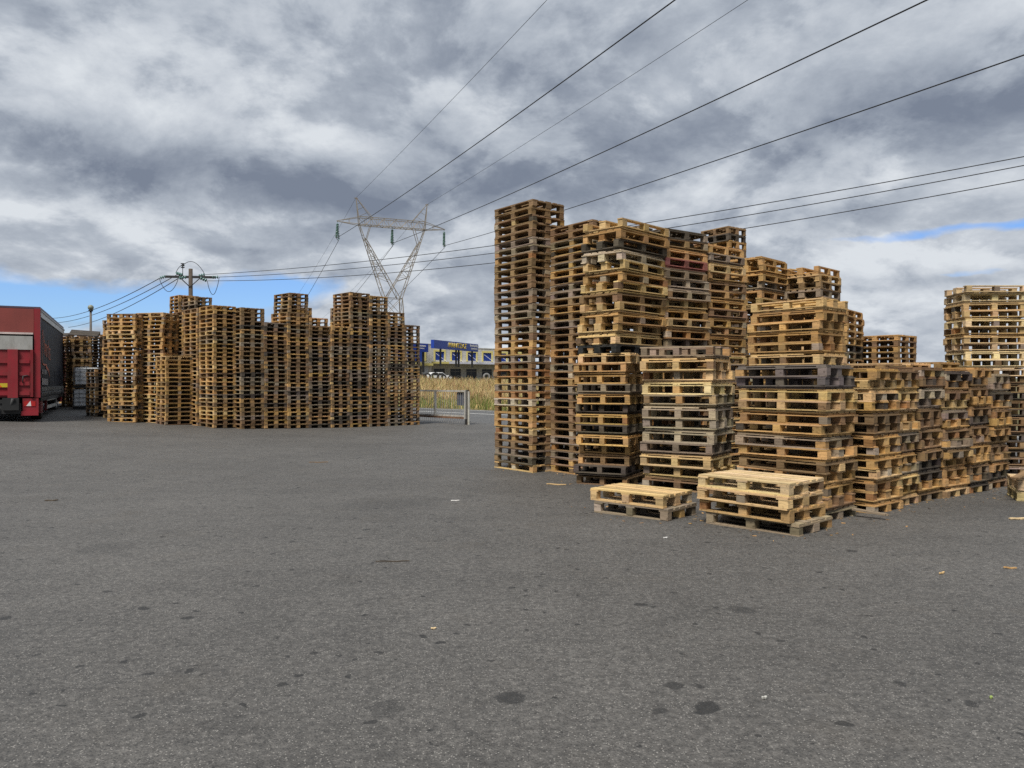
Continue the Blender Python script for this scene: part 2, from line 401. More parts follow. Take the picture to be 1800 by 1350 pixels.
SHIFT = {'P2': {1: (-.05, .04)}, 'P4': {0: (.05, -.03), 2: (-.03, .0), 3: (-.02, .02)}, 'C': {0: (.06, .05)}}
def stack(row):
    global MASS_N
    key, cx, cy, yaw, L, W, z0, H, n, vis, mode, typ, mix, parts, lean, jit = row
    r = random.Random(sum(map(ord, key)) * 7 + n)
    dx = dy = 0.0
    big = mode == 'p'
    for i in range(n):
        top = n - i                                         # 1 is the topmost
        tone = FIXED[key][i] if key in FIXED else FIX_TOP.get(key, {}).get(top) or pick(r, MIX['dark' if key == 'K' and top > vis else mix])  # K's lower pallets get dark tones that paint in the shade there
        if mode == 'p':
            if i % 2 == 0:
                dx, dy = r.gauss(0, .016) * jit, r.gauss(0, .016) * jit
            ox, oy = dx + r.gauss(0, .007) * jit, dy + r.gauss(0, .007) * jit
        else:
            dx = dx * .85 + r.gauss(0, .008) * jit; dy = dy * .85 + r.gauss(0, .008) * jit
            ox, oy = dx, dy
        if i == 0 and key not in ('CB',): ox *= .5; oy *= .5
        if key in SHIFT and i in SHIFT[key]: ox += SHIFT[key][i][0]; oy += SHIFT[key][i][1]
        f = i / max(1, n - 1)
        px, py = cx + ox + lean[0] * (f - .5), cy + oy + lean[1] * (f - .5)
        a = R(yaw + r.gauss(0, .9 if mode == 'u' else 1.3) * jit) + (math.pi if r.random() < .5 else 0)
        flip = (mode == 'p' and i % 2 == 1)
        if key == 'K' and top == 1: flip = True
        z = z0 + i * H
        v = r.randrange(8)
        s = Vector((L / 1.2, W / .8, H / HGT[typ] * .998))
        col = shade(r, TONES[tone])
        tilt = Euler((R(r.gauss(0, .18)) * jit, R(r.gauss(0, .15)) * jit, 0)) if i > 0 else Euler((0, 0, 0))
        rot = Euler((math.pi if flip else 0, 0, 0)).to_matrix()
        rot = Euler((0, 0, a)).to_matrix() @ tilt.to_matrix() @ rot
        loc = Vector((px, py, z + (H if flip else 0)))
        if top <= vis:
            if parts:
                root = bpy.data.objects.new('wooden_pallet', None); root.empty_display_size = .2
            else:
                root = bpy.data.objects.new('wooden_pallet', PARTMESH[typ, v][2]); root.color = (*col, 1)
            root.location = loc; root.rotation_euler = rot.to_euler(); root.scale = s
            link(root)
            if key == 'CB': lab = 'black pallet lying between the two halves of the contrast-coloured stack'
            elif key == 'P2': lab = ['weathered grey pallet at the bottom of the two-pallet pile', 'pale yellow pallet with clean deck on top of the two-pallet pile'][i]
            elif key == 'P4': lab = ['weathered grey pallet at the bottom of the four-pallet pile', 'honey-coloured pallet second from the ground in the four-pallet pile',
                                     'pale yellow pallet third from the ground in the four-pallet pile', 'pale new pallet with clean deck on top of the four-pallet pile'][i]
            else: lab = '%s pallet, %s%s %s' % (SAY[tone], ORD[top - 1], ' in' if top == 1 else ' down in', STACK_SAY[key])
            tag(root, lab, 'pallet', 'stacked wooden pallets')
            if parts:
                deck, pieces, _ = PARTMESH[typ, v]
                o = bpy.data.objects.new('deck', deck); o.color = (*col, 1); link(o, root)
                for nm, c, me in pieces:
                    o = bpy.data.objects.new(nm, me); o.location = c
                    cc = col
                    if nm == 'block':
                        q = r.random()
                        if tone != 'black':
                            if q < .26: cc = TONES[pick(r, MIX['mid'])]
                            elif q < .285: cc = TONES['orange']
                            elif q < .32: cc = TONES['silver']
                        cc = shade(r, cc, .22)
                    else: cc = shade(r, cc, .12)
                    o.color = (*cc, 1); link(o, root)
        else:
            vt, tn, names = MT[typ][v]
            p = (vt * np.array(s)) @ np.array(rot.transposed()) + np.array(loc)
            cols = np.array([shade(r, col if not (nm == 'block' and r.random() < .34) else TONES[pick(r, MIX['mid'])], .14) for nm in names]) * tn
            nb = len(names)
            MASS_V.append(p)
            MASS_F.append((CUBE_F[None] + (np.arange(nb) * 8)[:, None, None] + MASS_N).reshape(-1, 4))
            MASS_T.append(np.repeat(cols, 24, axis=0))
            MASS_N += nb * 8

STACKS = [
 ('A', 0.332, 15.018, 128, 1.197, 0.801, -0.1, 0.1388, 37, 37, 'u', 'E', 'old', 1, (0, 0), 0.7),
 ('B', 1.405, 14.349, 128, 1.165, 0.78, -0.1, 0.136, 34, 34, 'u', 'E', 'old', 1, (0, 0), 0.6),
 ('C', 1.645, 12.873, 153, 0.909, 0.823, -0.1, 0.1675, 13, 13, 'p', 'B', 'contrast', 1, (0, 0), 1.6),
 ('CB', 1.807, 12.955, 46, 1.2, 0.786, 2.075, 0.1371, 1, 1, 'u', 'E', 'black', 1, (0, 0), 0),
 ('F', 1.923, 13.068, 46, 1.354, 0.81, 2.224, 0.1698, 12, 12, 'p', 'B', 'honey', 1, (0.12, 0), 1.4),
 ('G', 2.907, 13.89, 35, 1.09, 0.8, -0.1, 0.176, 25, 12, 'p', 'B', 'honey', 1, (0, 0), 1.2),
 ('H', 3.81, 14.584, 35, 1.069, 0.8, -0.1, 0.1696, 25, 12, 'p', 'B', 'honey', 1, (0, 0), 1.2),
 ('HT', 5.141, 18.533, 126, 0.835, 0.663, -0.1, 0.1686, 32, 6, 'u', 'E', 'old', 0, (0, 0), 0.7),
 ('D', 2.815, 12.204, 144, 1.19, 0.877, -0.095, 0.1878, 12, 12, 'p', 'B', 'greyish', 1, (0, 0), 1.4),
 ('E', 3.551, 9.544, 132, 1.167, 0.779, -0.039, 0.1418, 13, 13, 'p', 'B', 'esk', 1, (0, 0), 1.4),
 ('EU', 3.611, 9.682, 131, 0.962, 0.668, 1.817, 0.1324, 6, 6, 'p', 'B', 'honey', 1, (0, 0), 1.2),
 ('J1', 4.401, 10.136, 130, 1.15, 0.764, -0.053, 0.1407, 13, 13, 'p', 'B', 'honey', 1, (-0.08, 0), 1.3),
 ('J2', 4.99, 10.744, 130, 1.15, 0.632, -0.068, 0.1417, 13, 13, 'p', 'B', 'honey', 1, (0, 0), 1.3),
 ('J3', 5.586, 11.229, 129, 1.15, 0.739, -0.079, 0.1455, 13, 13, 'p', 'B', 'rowgrey', 1, (0, 0), 1.3),
 ('J4', 6.228, 11.694, 127, 1.15, 0.779, -0.088, 0.1425, 13, 13, 'p', 'B', 'honey', 1, (0, 0), 1.3),
 ('J5', 6.845, 12.146, 127, 1.15, 0.621, -0.094, 0.1475, 13, 13, 'p', 'B', 'rowbrown', 1, (0, 0), 1.3),
 ('J6', 7.49, 12.669, 127, 1.15, 0.696, -0.099, 0.141, 13, 13, 'p', 'B', 'rowbrown', 1, (0, 0), 1.3),
 ('P2', 1.664, 9.51, 138, 1.067, 0.68, -0.038, 0.1514, 2, 2, 'u', 'E', 'two', 1, (0, 0), 0.6),
 ('P4', 2.842, 8.628, 132, 1.13, 0.77, -0.018, 0.139, 4, 4, 'u', 'E', 'four', 1, (0, 0), 0.9),
 ('K', 8.947, 14.44, -6, 1.106, 0.8, -0.1, 0.1512, 23, 11, 'p', 'B', 'pale', 1, (0, 0), 1.2),
 ('LP', 7.74, 10.818, -22, 1.1, 0.7, -0.07, 0.1562, 2, 2, 'u', 'E', 'pale', 1, (0, 0), 1),
 ('I1', 5.153, 15.995, 45, 1.165, 0.8, -0.1, 0.1698, 25, 8, 'p', 'B', 'mid', 0, (0, 0), 1.0),
 ('I2', 6.063, 16.786, 35, 0.901, 0.8, -0.1, 0.1584, 26, 5, 'p', 'E', 'mid', 0, (0, 0), 1.0),
 ('I3', 6.341, 16.149, 45, 1.034, 0.8, -0.1, 0.1566, 26, 6, 'p', 'E', 'honey', 0, (0, 0), 1.0),
 ('I4', 7.576, 17.761, 50, 1.315, 0.8, -0.1, 0.1589, 21, 5, 'u', 'E', 'mid', 0, (0, 0), 1.0),
 ('M', 8.888, 18.248, 130, 1.103, 1.014, -0.1, 0.1332, 21, 4, 'u', 'E', 'rowbrown', 0, (0, 0), 0.6),
 ('x1', 5.598, 12.162, 130, 1.1, 0.75, -0.095, 0.1515, 13, 0, 'p', 'E', 'mid', 0, (0, 0), 1.0),
 ('x2', 6.32, 12.763, 129, 1.1, 0.75, -0.1, 0.155, 13, 0, 'p', 'E', 'mid', 0, (0, 0), 1.0),
 ('x3', 7.101, 13.363, 129, 1.1, 0.75, -0.1, 0.157, 13, 0, 'p', 'E', 'mid', 0, (0, 0), 1.0),
 ('x5', 2.364, 14.478, 136, 0.6, 0.75, -0.1, 0.1637, 28, 0, 'p', 'B', 'dark', 0, (0, 0), 1.0),
 ('x6', 3.258, 15.272, 125, 0.8, 1.2, -0.1, 0.1727, 26, 0, 'p', 'B', 'dark', 0, (0, 0), 1.0),
 ('T0', -9.203, 26.301, 135, 1.146, 0.836, 0.035, 0.146, 28, 28, 'u', 'E', 'far', 0, (0, 0), 0.6),
 ('c0', -8.604, 26.891, 135, 1.2, 0.868, 0.009, 0.1464, 25, 0, 'u', 'E', 'far', 0, (0, 0), 0.6),
 ('c1', -7.986, 27.433, 135, 1.2, 0.817, -0.016, 0.146, 28, 0, 'u', 'E', 'far', 0, (0, 0), 0.6),
 ('c2', -7.359, 28.031, 135, 1.2, 0.924, -0.042, 0.1414, 26, 0, 'u', 'E', 'far', 0, (0, 0), 0.6),
 ('c3', -6.733, 28.536, 135, 1.2, 0.768, -0.065, 0.1431, 26, 0, 'u', 'E', 'far', 0, (0, 0), 0.6),
 ('c4', -6.148, 29.134, 135, 1.2, 0.877, -0.082, 0.1443, 35, 0, 'u', 'E', 'far', 0, (0, 0), 0.6),
 ('c5', -5.526, 29.679, 135, 1.2, 0.833, -0.093, 0.1428, 35, 0, 'u', 'E', 'far', 0, (0, 0), 0.6),
 ('c6', -4.943, 30.221, 135, 1.2, 0.784, -0.098, 0.1429, 31, 0, 'u', 'E', 'far', 0, (0, 0), 0.6),
 ('c7', -4.393, 30.772, 135, 1.2, 0.756, -0.099, 0.1417, 28, 0, 'u', 'E', 'far', 0, (0, 0), 0.6),
 ('r0', -10.098, 27.18, 135, 1.2, 0.78, 0.072, 0.1442, 28, 0, 'u', 'E', 'far', 0, (0, 0), 0.6),
 ('r1', -9.518, 27.74, 135, 1.2, 0.78, 0.048, 0.1462, 24, 0, 'u', 'E', 'far', 0, (0, 0), 0.6),
 ('r2', -8.938, 28.3, 135, 1.2, 0.78, 0.023, 0.143, 25, 0, 'u', 'E', 'far', 0, (0, 0), 0.6),
 ('r3', -8.358, 28.86, 135, 1.2, 0.78, -0.001, 0.1447, 34, 0, 'u', 'E', 'far', 0, (0, 0), 0.6),
 ('r4', -7.778, 29.42, 135, 1.2, 0.78, -0.025, 0.1453, 28, 0, 'u', 'E', 'far', 0, (0, 0), 0.6),
 ('r5', -7.198, 29.98, 135, 1.2, 0.78, -0.048, 0.1449, 26, 0, 'u', 'E', 'far', 0, (0, 0), 0.6),
 ('r6', -6.618, 30.54, 135, 1.2, 0.78, -0.069, 0.1454, 32, 0, 'u', 'E', 'far', 0, (0, 0), 0.6),
 ('r7', -6.038, 31.1, 135, 1.2, 0.78, -0.085, 0.1439, 27, 0, 'u', 'E', 'far', 0, (0, 0), 0.6),
 ('r8', -5.458, 31.66, 135, 1.2, 0.78, -0.094, 0.146, 23, 0, 'u', 'E', 'far', 0, (0, 0), 0.6),
 ('t1', -10.075, 26.094, 135, 1.182, 0.78, 0.071, 0.1416, 29, 0, 'u', 'E', 'warm', 0, (0, 0), 0.6),
 ('t2', -10.988, 26.956, 135, 1.218, 0.78, 0.109, 0.1449, 28, 0, 'u', 'E', 'warm', 0, (0, 0), 0.6),
 ('t3', -11.858, 27.8, 135, 1.2, 0.78, 0.146, 0.1422, 28, 0, 'u', 'E', 'warm', 0, (0, 0), 0.6),
 ('q1', -11.948, 28.915, 135, 1.262, 0.621, 0.15, 0.1448, 32, 0, 'u', 'E', 'far', 0, (0, 0), 0.6),
 ('w2', -8.638, 30.357, 135, 1.2, 0.8, 0.011, 0.1416, 32, 0, 'u', 'E', 'far', 0, (0, 0), 0.6),
 ('t4', -12.705, 28.65, 135, 1.2, 0.78, 0.182, 0.1452, 27, 0, 'u', 'E', 'far', 0, (0, 0), 0.6),
 ('q3', -13.294, 30.932, 135, 0.987, 0.8, 0.206, 0.1434, 34, 0, 'u', 'E', 'far', 0, (0, 0), 0.6),
 ('s3', -11.75, 26.521, 48, 0.95, 0.8, 0.142, 0.1479, 16, 0, 'u', 'E', 'warm', 0, (0, 0), 0.8),
 ('s2', -12.626, 27.137, 165, 1.161, 0.8, 0.178, 0.1431, 27, 0, 'p', 'E', 'honey', 0, (0, 0), 1.1),
 ('s1', -13.519, 26.871, 172, 1.075, 0.8, 0.216, 0.1449, 26, 0, 'p', 'E', 'honey', 0, (0, 0), 1.1),
 ('s0', -14.655, 28.527, 160, 0.885, 0.8, 0.264, 0.1454, 25, 0, 'p', 'E', 'mid', 0, (0, 0), 1.1),
 ('u1', -15.708, 29.193, 140, 0.892, 0.8, 0.308, 0.1388, 13, 0, 'u', 'E', 'dark', 0, (0, 0), 1.0),
 ('u2', -19.834, 34.729, 140, 1.314, 0.8, 0.481, 0.1454, 22, 0, 'p', 'E', 'mid', 0, (0, 0), 1.0),
 ('u4', -21.465, 37.72, 170, 1.448, 0.8, 0.55, 0.1422, 23, 0, 'p', 'E', 'dark', 0, (0, 0), 1.0),
 ('u3', -19.949, 36.518, 170, 1.426, 0.8, 0.486, 0.1405, 24, 0, 'p', 'E', 'dark', 0, (0, 0), 1.0),
]

for row in STACKS: stack(row)

mv = np.concatenate(MASS_V); mf = np.concatenate(MASS_F); mt = np.concatenate(MASS_T)
me = bpy.data.meshes.new('far_pallets')
me.vertices.add(len(mv)); me.vertices.foreach_set('co', mv.astype(np.float32).ravel())
me.loops.add(len(mf) * 4); me.loops.foreach_set('vertex_index', mf.astype(np.int32).ravel())
me.polygons.add(len(mf)); me.polygons.foreach_set('loop_start', np.arange(len(mf), dtype=np.int32) * 4)
at = me.attributes.new('tone', 'FLOAT_COLOR', 'CORNER')
at.data.foreach_set('color', np.concatenate([mt, np.ones((len(mt), 1))], 1).astype(np.float32).ravel())
me.update(calc_edges=True); me.validate(); me.shade_flat()
me.materials.append(WOOD_A)
tag(link(bpy.data.objects.new('stacked_pallets', me)), 'the rest of the weathered wooden pallets, stacked in the far block and back rows', 'pallets', None, 'stuff')

# two old pallets thrown slantwise on top of the dark stack beside the lorry
for (x, y, z, rx, ry, rz, lab) in ((-19.85, 35.4, 3.76, .34, .05, .35, 'dark old pallet lying tilted on the dark stack behind the water containers'),
                                   (-21.2, 35.6, 3.70, .2, -.04, .2, 'dark old pallet lying nearly flat on the dark stack nearest the lorry')):
    o = bpy.data.objects.new('wooden_pallet', PARTMESH['E', 2][2]); o.color = (.08, .07, .06, 1)
    o.location = (x, y, z); o.rotation_euler = (rx, ry, rz); link(o)
    tag(o, lab, 'pallet', 'stacked wooden pallets')
# loose boards on the low scrap pile
def loose(name, pts, w, t, col, lab, cat, group=None):
    a, b = Vector(pts[0]), Vector(pts[1])
    m = MB(); m.box((0, 0, 0), ((b - a).length, w, t))
    m.box(((b - a).length * .5 + .012, w * .12, 0), (.026, w * .5, t * .8))      # splintered end
    o = m.build(name, WOOD_X); o.location = (a + b) / 2
    d = (b - a).normalized(); o.rotation_euler = d.to_track_quat('X', 'Z').to_euler()
    o.color = (*col, 1)
    return tag(o, lab, cat, group)

# crushed wood and bark along the feet of the stacks
md = MB(); rd = random.Random(9)
for row in STACKS:
    if row[9] == 0 or row[0] in ('CB', 'F', 'EU', 'G', 'H', 'HT', 'I1', 'I2', 'I3', 'I4', 'M', 'K'): continue
    key, cx, cy, yaw, L, W_ = row[:6]
    for _ in range(42 if cy < 20 else 12):
        a = R(yaw); e = rd.random()
        u, v = rd.uniform(-L / 2, L / 2) * 1.15, (W_ / 2 + abs(rd.gauss(0, .22))) * rd.choice((-1, 1))
        if e < .5: u, v = (L / 2 + abs(rd.gauss(0, .25))) * rd.choice((-1, 1)), rd.uniform(-W_ / 2, W_ / 2) * 1.15
        x, y = cx + u * math.cos(a) - v * math.sin(a), cy + u * math.sin(a) + v * math.cos(a)
        l = rd.choice((.010, .015, .02, .035)) * rd.uniform(.6, 1.5)
        if rd.random() < .04: l *= 3
        md.box((x, y, gz(x, y) + .004), (l, l * rd.uniform(.15, .5), rd.uniform(.003, .010)), shade(rd, TONES[rd.choice(('brown', 'brown', 'brown', 'dark', 'grey', 'slate', 'honey'))], .3), Euler((rd.uniform(-.2, .2), rd.uniform(-.2, .2), rd.uniform(0, 6))).to_matrix())
tag(md.build('wood_debris', WOOD_A), 'chips and splinters of crushed wood lying along the feet of the stacks', 'debris', None, 'stuff')
# ------------------------------------------------------------------ ground, road, verge
def sheet(name, xs, ys, fz, mat):
    m = MB()
    idx = {}
    for i, x in enumerate(xs):
        for j, y in enumerate(ys):
            idx[i, j] = len(m.v); m.v.append((x, y, fz(x, y)))
    for i in range(len(xs) - 1):
        for j in range(len(ys) - 1):
            m.f.append((idx[i, j], idx[i + 1, j], idx[i + 1, j + 1], idx[i, j + 1])); m.t.append((1, 1, 1)); m.sm.append(True)
    return tag(m.build(name, mat), kind='structure')
def frange(a, b, n): return [a + (b - a) * i / n for i in range(n + 1)]
# s runs along the road, q away from the yard; both at 45 degrees to the view
SQ = math.sqrt(.5)
def sq(s, q): return (s * SQ + q * SQ, -s * SQ + q * SQ)
def qsheet(name, ss, qs, fz, mat):
    m = MB(); idx = {}
    for i, s in enumerate(ss):
        for j, q in enumerate(qs):
            x, y = sq(s, q); idx[i, j] = len(m.v); m.v.append((x, y, fz(s, q, x, y)))
    for i in range(len(ss) - 1):
        for j in range(len(qs) - 1):
            m.f.append((idx[i, j], idx[i + 1, j], idx[i + 1, j + 1], idx[i, j + 1])); m.t.append((1, 1, 1)); m.sm.append(True)
    return m
QG, QR0, QR1 = 20.3, 21.6, 31.35        # gate line, road edges
def yard_z(s, q, x, y):
    z = gz(x, y)
    k = smooth(QG - 3, QR0, q)
    return z * (1 - k) + (-.10) * k
yard = tag(qsheet('yard', frange(-110, 70, 120), frange(-60, QR0, 90), yard_z, ASPHALT).build('yard', ASPHALT), kind='structure')
road = tag(qsheet('road', frange(-260, 260, 40), frange(QR0, QR1, 4), lambda s, q, x, y: -.10, ROADM).build('road', ROADM), kind='structure')
PAINT = plain('road_paint', (.72, .72, .70), .7, var=.2, vs=6, dirt=(.3, .3, .29), dirt_amt=.55)
for nm, q0, w in (('edge_line', 30.93, .16), ('lane_line', 27.7, .20)):
    m = qsheet(nm, frange(-200, 200, 60), [q0, q0 + w], lambda s, q, x, y: -.096, PAINT)
    tag(m.build('road_marking', PAINT), kind='structure')
# terrain to the horizon
mt_, nt, bs = newmat('dry_land')
pos = nd(nt, 'ShaderNodeNewGeometry').outputs['Position']
c = mixc(nt, ramp(nt, noise(nt, pos, .05, 8, .65), [(.35, (0,)), (.65, (1,))]), (.075, .082, .030), (.20, .155, .075))
c = mixc(nt, ramp(nt, noise(nt, pos, 3.0, 6, .7), [(.3, (0,)), (.75, (.6,))]), c, (.12, .095, .045))
nt.links.new(c, bs.inputs['Base Color']); bs.inputs['Roughness'].default_value = .95
LAND = mt_
sheet('terrain', frange(-3000, 3000, 24), frange(-3000, 3500, 26), lambda x, y: -.55, LAND)
BANK_TOP, BANK_MID = 2.0, 1.0
def bank_z(s, q, *_):
    lump = .10 * math.sin(s * .31 + 1) + .08 * math.sin(s * .83 + q * .4)
    return -.09 + (BANK_MID + .09) * smooth(QR1 + .4, QR1 + 11, q) + (BANK_TOP - BANK_MID) * smooth(QR1 + 20, QR1 + 55, q) + lump * smooth(QR1, QR1 + 5, q) * (1 - smooth(QR1 + 25, QR1 + 50, q))
tag(qsheet('embankment', frange(-150, 150, 150), frange(QR1, QR1 + 14, 14) + frange(QR1 + 15, 200, 34), bank_z, LAND).build('embankment', LAND), kind='structure')

# tall dry grass on the embankment
gm, nt, bs = newmat('dry_grass_blades')
at = nd(nt, 'ShaderNodeAttribute', attribute_name='tone').outputs['Color']
nt.links.new(at, bs.inputs['Base Color']); bs.inputs['Roughness'].default_value = .9; bs.inputs['Specular IOR Level'].default_value = .1
def blades(n, s0, s1, q0, q1, h0, h1, palette, rr):
    m = MB()
    for _ in range(n):
        s, q = rr.uniform(s0, s1), q0 + (q1 - q0) * rr.random()
        if math.sin(s * .9 + 2 * math.sin(q * .7)) + rr.uniform(-1.6, 1.6) < -.9: continue
        x, y = sq(s, q); z = bank_z(s, q) - .05
        h = rr.uniform(h0, h1) * (.75 + .35 * math.sin(s * .55 + q) ** 2)
        a = rr.uniform(0, 2 * math.pi); w = rr.uniform(.006, .018)
        bx, by = rr.gauss(0, .30) * h, rr.gauss(0, .30) * h
        tn = shade(rr, rr.choice(palette), .3)
        ca, sa = math.cos(a) * w, math.sin(a) * w
        p0, p1 = (x - ca, y - sa, z), (x + ca, y + sa, z)
        p2, p3 = (x + bx * .45 + ca * .8, y + by * .45 + sa * .8, z + h * .6), (x + bx * .45 - ca * .8, y + by * .45 - sa * .8, z + h * .6)
        tip = (x + bx, y + by, z + h)
        m.face((p0, p1, p2, p3), tn); m.face((p3, p2, tip), tuple(min(1, k * 1.15) for k in tn))
        if rr.random() < .35:                                   # seed head
            m.face(((tip[0] - ca * 1.3, tip[1] - sa * 1.3, tip[2] - .14), (tip[0] + ca * 1.3, tip[1] + sa * 1.3, tip[2] - .14), (tip[0] + bx * .1, tip[1] + by * .1, tip[2] + .10)), tuple(k * .8 for k in tn))
    return m
rg = random.Random(5)
STRAW = [(.64, .49, .24), (.56, .40, .19), (.46, .27, .14), (.66, .55, .30), (.40, .23, .13), (.40, .40, .15)]
GREEN = [(.15, .21, .05), (.21, .27, .07), (.28, .29, .10), (.12, .16, .04)]
m = blades(62000, -64, -28, QR1 + 3.0, QR1 + 17, .45, 1.15, STRAW, rg)
tag(m.build('dry_grass', gm), 'tall straw-coloured dry grass on the bank across the road', 'grass', None, 'stuff')
m = blades(22000, -62, -26, QR1 + .35, QR1 + 3.8, .2, .6, GREEN + STRAW[:2], rg)
tag(m.build('green_grass', gm), 'low green grass along the far edge of the road', 'grass', None, 'stuff')

# ------------------------------------------------------------------ sliding gate
GALV = plain('galvanised_steel', (.58, .57, .53), .5, .3, var=.15, vs=4, dirt=(.20, .11, .06), dirt_amt=.5)
RUST = plain('rusty_steel', (.20, .11, .065), .85, var=.35, vs=5, dirt=(.10, .06, .04))
DARKM = plain('dark_steel', (.035, .036, .038), .6, var=.3, vs=4)
gx, gy = -1.84, 30.65
gate = empty('sliding_gate', (gx, gy, -.1), R(135))       # local x runs back to the far block
tag(gate, 'grey steel sliding gate with vertical bars between the two pallet groups', 'gate')
GL, GH = 6.5, 1.38
m = MB(); m.span(.1, GL, -.035, .035, GH - .07, GH); m.span(.1, GL, -.03, .03, .30, .36); m.build('rail', GALV, gate)
m = MB(); m.span(.1, GL, -.05, .05, .22, .295); m.build('runner_beam', RUST, gate)
m = MB()
for i in range(44):
    x = .20 + i * .143
    m.span(x, x + .010, -.005, .005, .36, GH - .07)
    m.span(x + .06, x + .068, -.005, .005, .04, .22)
m.build('bars', GALV, gate)
for x, mat in ((.06, GALV), (1.95, GALV), (3.9, RUST), (4.65, RUST)):
    m = MB(); m.span(x - .035, x + .035, -.038, .038, .06 if x > 4 else .22, GH + .004); m.build('upright', mat, gate)
m = MB(); m.span(.12, .62, -.05, -.042, GH - .62, GH - .08); m.build('sign_plate', plain('gate_plate', (.09, .10, .13), .5, var=.2), gate)
m = MB(); m.span(-.12, -.04, -.03, .03, 0, GH + .02, (.12, .12, .12)); m.span(-.18, -.122, -.03, .03, 0, GH - .04, (1.25, 1.25, 1.2)); m.build('closing_post', GALV, gate)
m = MB(); m.span(-.06, .02, -.06, .06, .0, .22); m.lathe((-.02, -.1, .09), [(.0, -.03), (.08, -.03), (.08, .03), (.0, .03)], 12, 'Y'); m.build('wheel_housing', DARKM, gate)

# ------------------------------------------------------------------ lorry
lor = empty('parked_lorry', (-15.5, 25.0, .30), R(26.8))   # local y points forward, local x to its offside
tag(lor, 'red box lorry with a dark curtain side, parked beside the far pallet block', 'lorry')
RED = plain('red_paint', (.29, .023, .034), .5, var=.2, vs=1.6, dirt=(.16, .05, .045), dirt_amt=.5)
TARP = plain('red_tarpaulin', (.25, .058, .05), .65, var=.14, vs=1.2, dirt=(.17, .05, .045), dirt_amt=.4, fine=.1)
CURT = plain('dark_curtain', (.017, .019, .027), .6, spec=.18, var=.3, vs=.9, dirt=(.045, .045, .052), dirt_amt=.4)
ALU = plain('aluminium', (.50, .50, .48), .45, .4, var=.15, vs=2.5, dirt=(.24, .22, .19), dirt_amt=.5)
RUBBER = plain('tyre_rubber', (.018, .018, .018), .85, var=.3, vs=6, dirt=(.07, .065, .055), dirt_amt=.4)
WHITE = plain('white_paint', (.72, .73, .74), .4, var=.08, vs=3)
TH, LB, BW = 3.74, 10.3, 2.5
m = MB(); m.span(-BW, -.02, .06, LB, .86, TH - .03, (.5, .5, .5)); m.span(-BW + .3, -.5, .3, LB + .2, .58, .86, (.12, .12, .12)); m.build('body', DARKM, lor)
m = MB(); m.span(-BW - .02, .03, -.02, LB + .03, TH - .03, TH + .03); m.build('roof', plain('roof_cover', (.10, .07, .10), .5), lor)
# curtain with vertical tension folds
m = MB(); nn = 64
for i in range(nn):
    y0, y1 = .10 + (LB - .15) * i / nn, .10 + (LB - .15) * (i + 1) / nn
    def off(y, lo): return .012 + .010 * math.sin(y * 9.0) * lo + .006 * math.sin(y * 23) * lo
    m.face(((off(y0, 1), y0, .78), (off(y1, 1), y1, .78), (off(y1, .3), y1, TH - .3), (off(y0, .3), y0, TH - .3)), (1, 1, 1), True)
cur = m.build('curtain', CURT, lor)
m = MB()
for i in range(22):
    y = .45 + i * .44
    m.span(.030, .040, y, y + .045, .82, 1.75, (.45, .45, .5)); 
m.build('strap', plain('strap_web', (.14, .14, .15), .7), cur)
m = MB()
for i in range(22):
    y = .45 + i * .44
    m.span(.041, .062, y, y + .045, 1.0, 1.15)
m.build('buckle', ALU, cur)
m = MB()
for i in range(22):
    y = .45 + i * .44
    m.path([(.045, y + .02, .98), (.05, y + .05, .88), (.03, y + .06, .80)], .012, 4)
m.build('hook', ALU, cur)
# faded lettering on the curtain (outline script), two small grey lines below
ORG = plain('orange_print', (.60, .13, .05), .6, var=.2, vs=5)
GRYP = plain('grey_print', (.42, .42, .43), .6, var=.3, vs=6)
def stroke(b, pts, w=.035):
    for p, q in zip(pts, pts[1:]):
        a, c = Vector((p[0], p[1])), Vector((q[0], q[1])); d = (c - a); n = Vector((-d.y, d.x)).normalized() * w / 2; e = d.normalized() * w * .3
        a -= e; c += e
        b.face([(.034, k.x, k.y) for k in (a - n, c - n, c + n, a + n)])
m = MB()
stroke(m, [(.75, 3.05), (.62, 2.85), (.60, 2.45), (.66, 2.05), (.85, 1.92), (1.4, 1.90), (2.2, 1.92)], .05)
stroke(m, [(.78, 3.05), (.90, 2.92), (.92, 2.78)], .05)
xw = 1.05
for k, (h, form) in enumerate(((.62, 't'), (.46, 'e'), (.46, 'm'), (.46, 'a'), (.46, 'r'), (.62, 't'), (.46, 'o'), (.46, 's'))):
    z0 = 2.28 - .02 * k; wd = .26
    if form == 't': stroke(m, [(xw + .1, z0 + h), (xw + .1, z0)], .055); stroke(m, [(xw - .02, z0 + .42), (xw + .26, z0 + .42)], .05)
    elif form in 'eoa': stroke(m, [(xw, z0), (xw, z0 + h * .8), (xw + wd * .8, z0 + h * .8), (xw + wd * .8, z0 + h * .3), (xw, z0 + h * .3)] if form == 'e' else [(xw, z0), (xw, z0 + h * .8), (xw + wd * .8, z0 + h * .8), (xw + wd * .8, z0), (xw, z0)], .05)
    elif form == 'm': stroke(m, [(xw, z0), (xw, z0 + h * .8), (xw + .12, z0 + h * .8), (xw + .12, z0), (xw + .12, z0 + h * .8), (xw + .25, z0 + h * .8), (xw + .25, z0)], .05)
    elif form == 'r': stroke(m, [(xw, z0), (xw, z0 + h * .8), (xw + .2, z0 + h * .75)], .05)
    else: stroke(m, [(xw + .2, z0 + h * .8), (xw, z0 + h * .8), (xw, z0 + h * .4), (xw + .2, z0 + h * .4), (xw + .2, z0), (xw, z0)], .05)
    xw += .33
stroke(m, [(1.9, 1.86), (2.3, 1.80), (2.9, 1.72), (3.3, 1.55)], .10)
m.build('printed_lettering', ORG, cur)
m = MB()
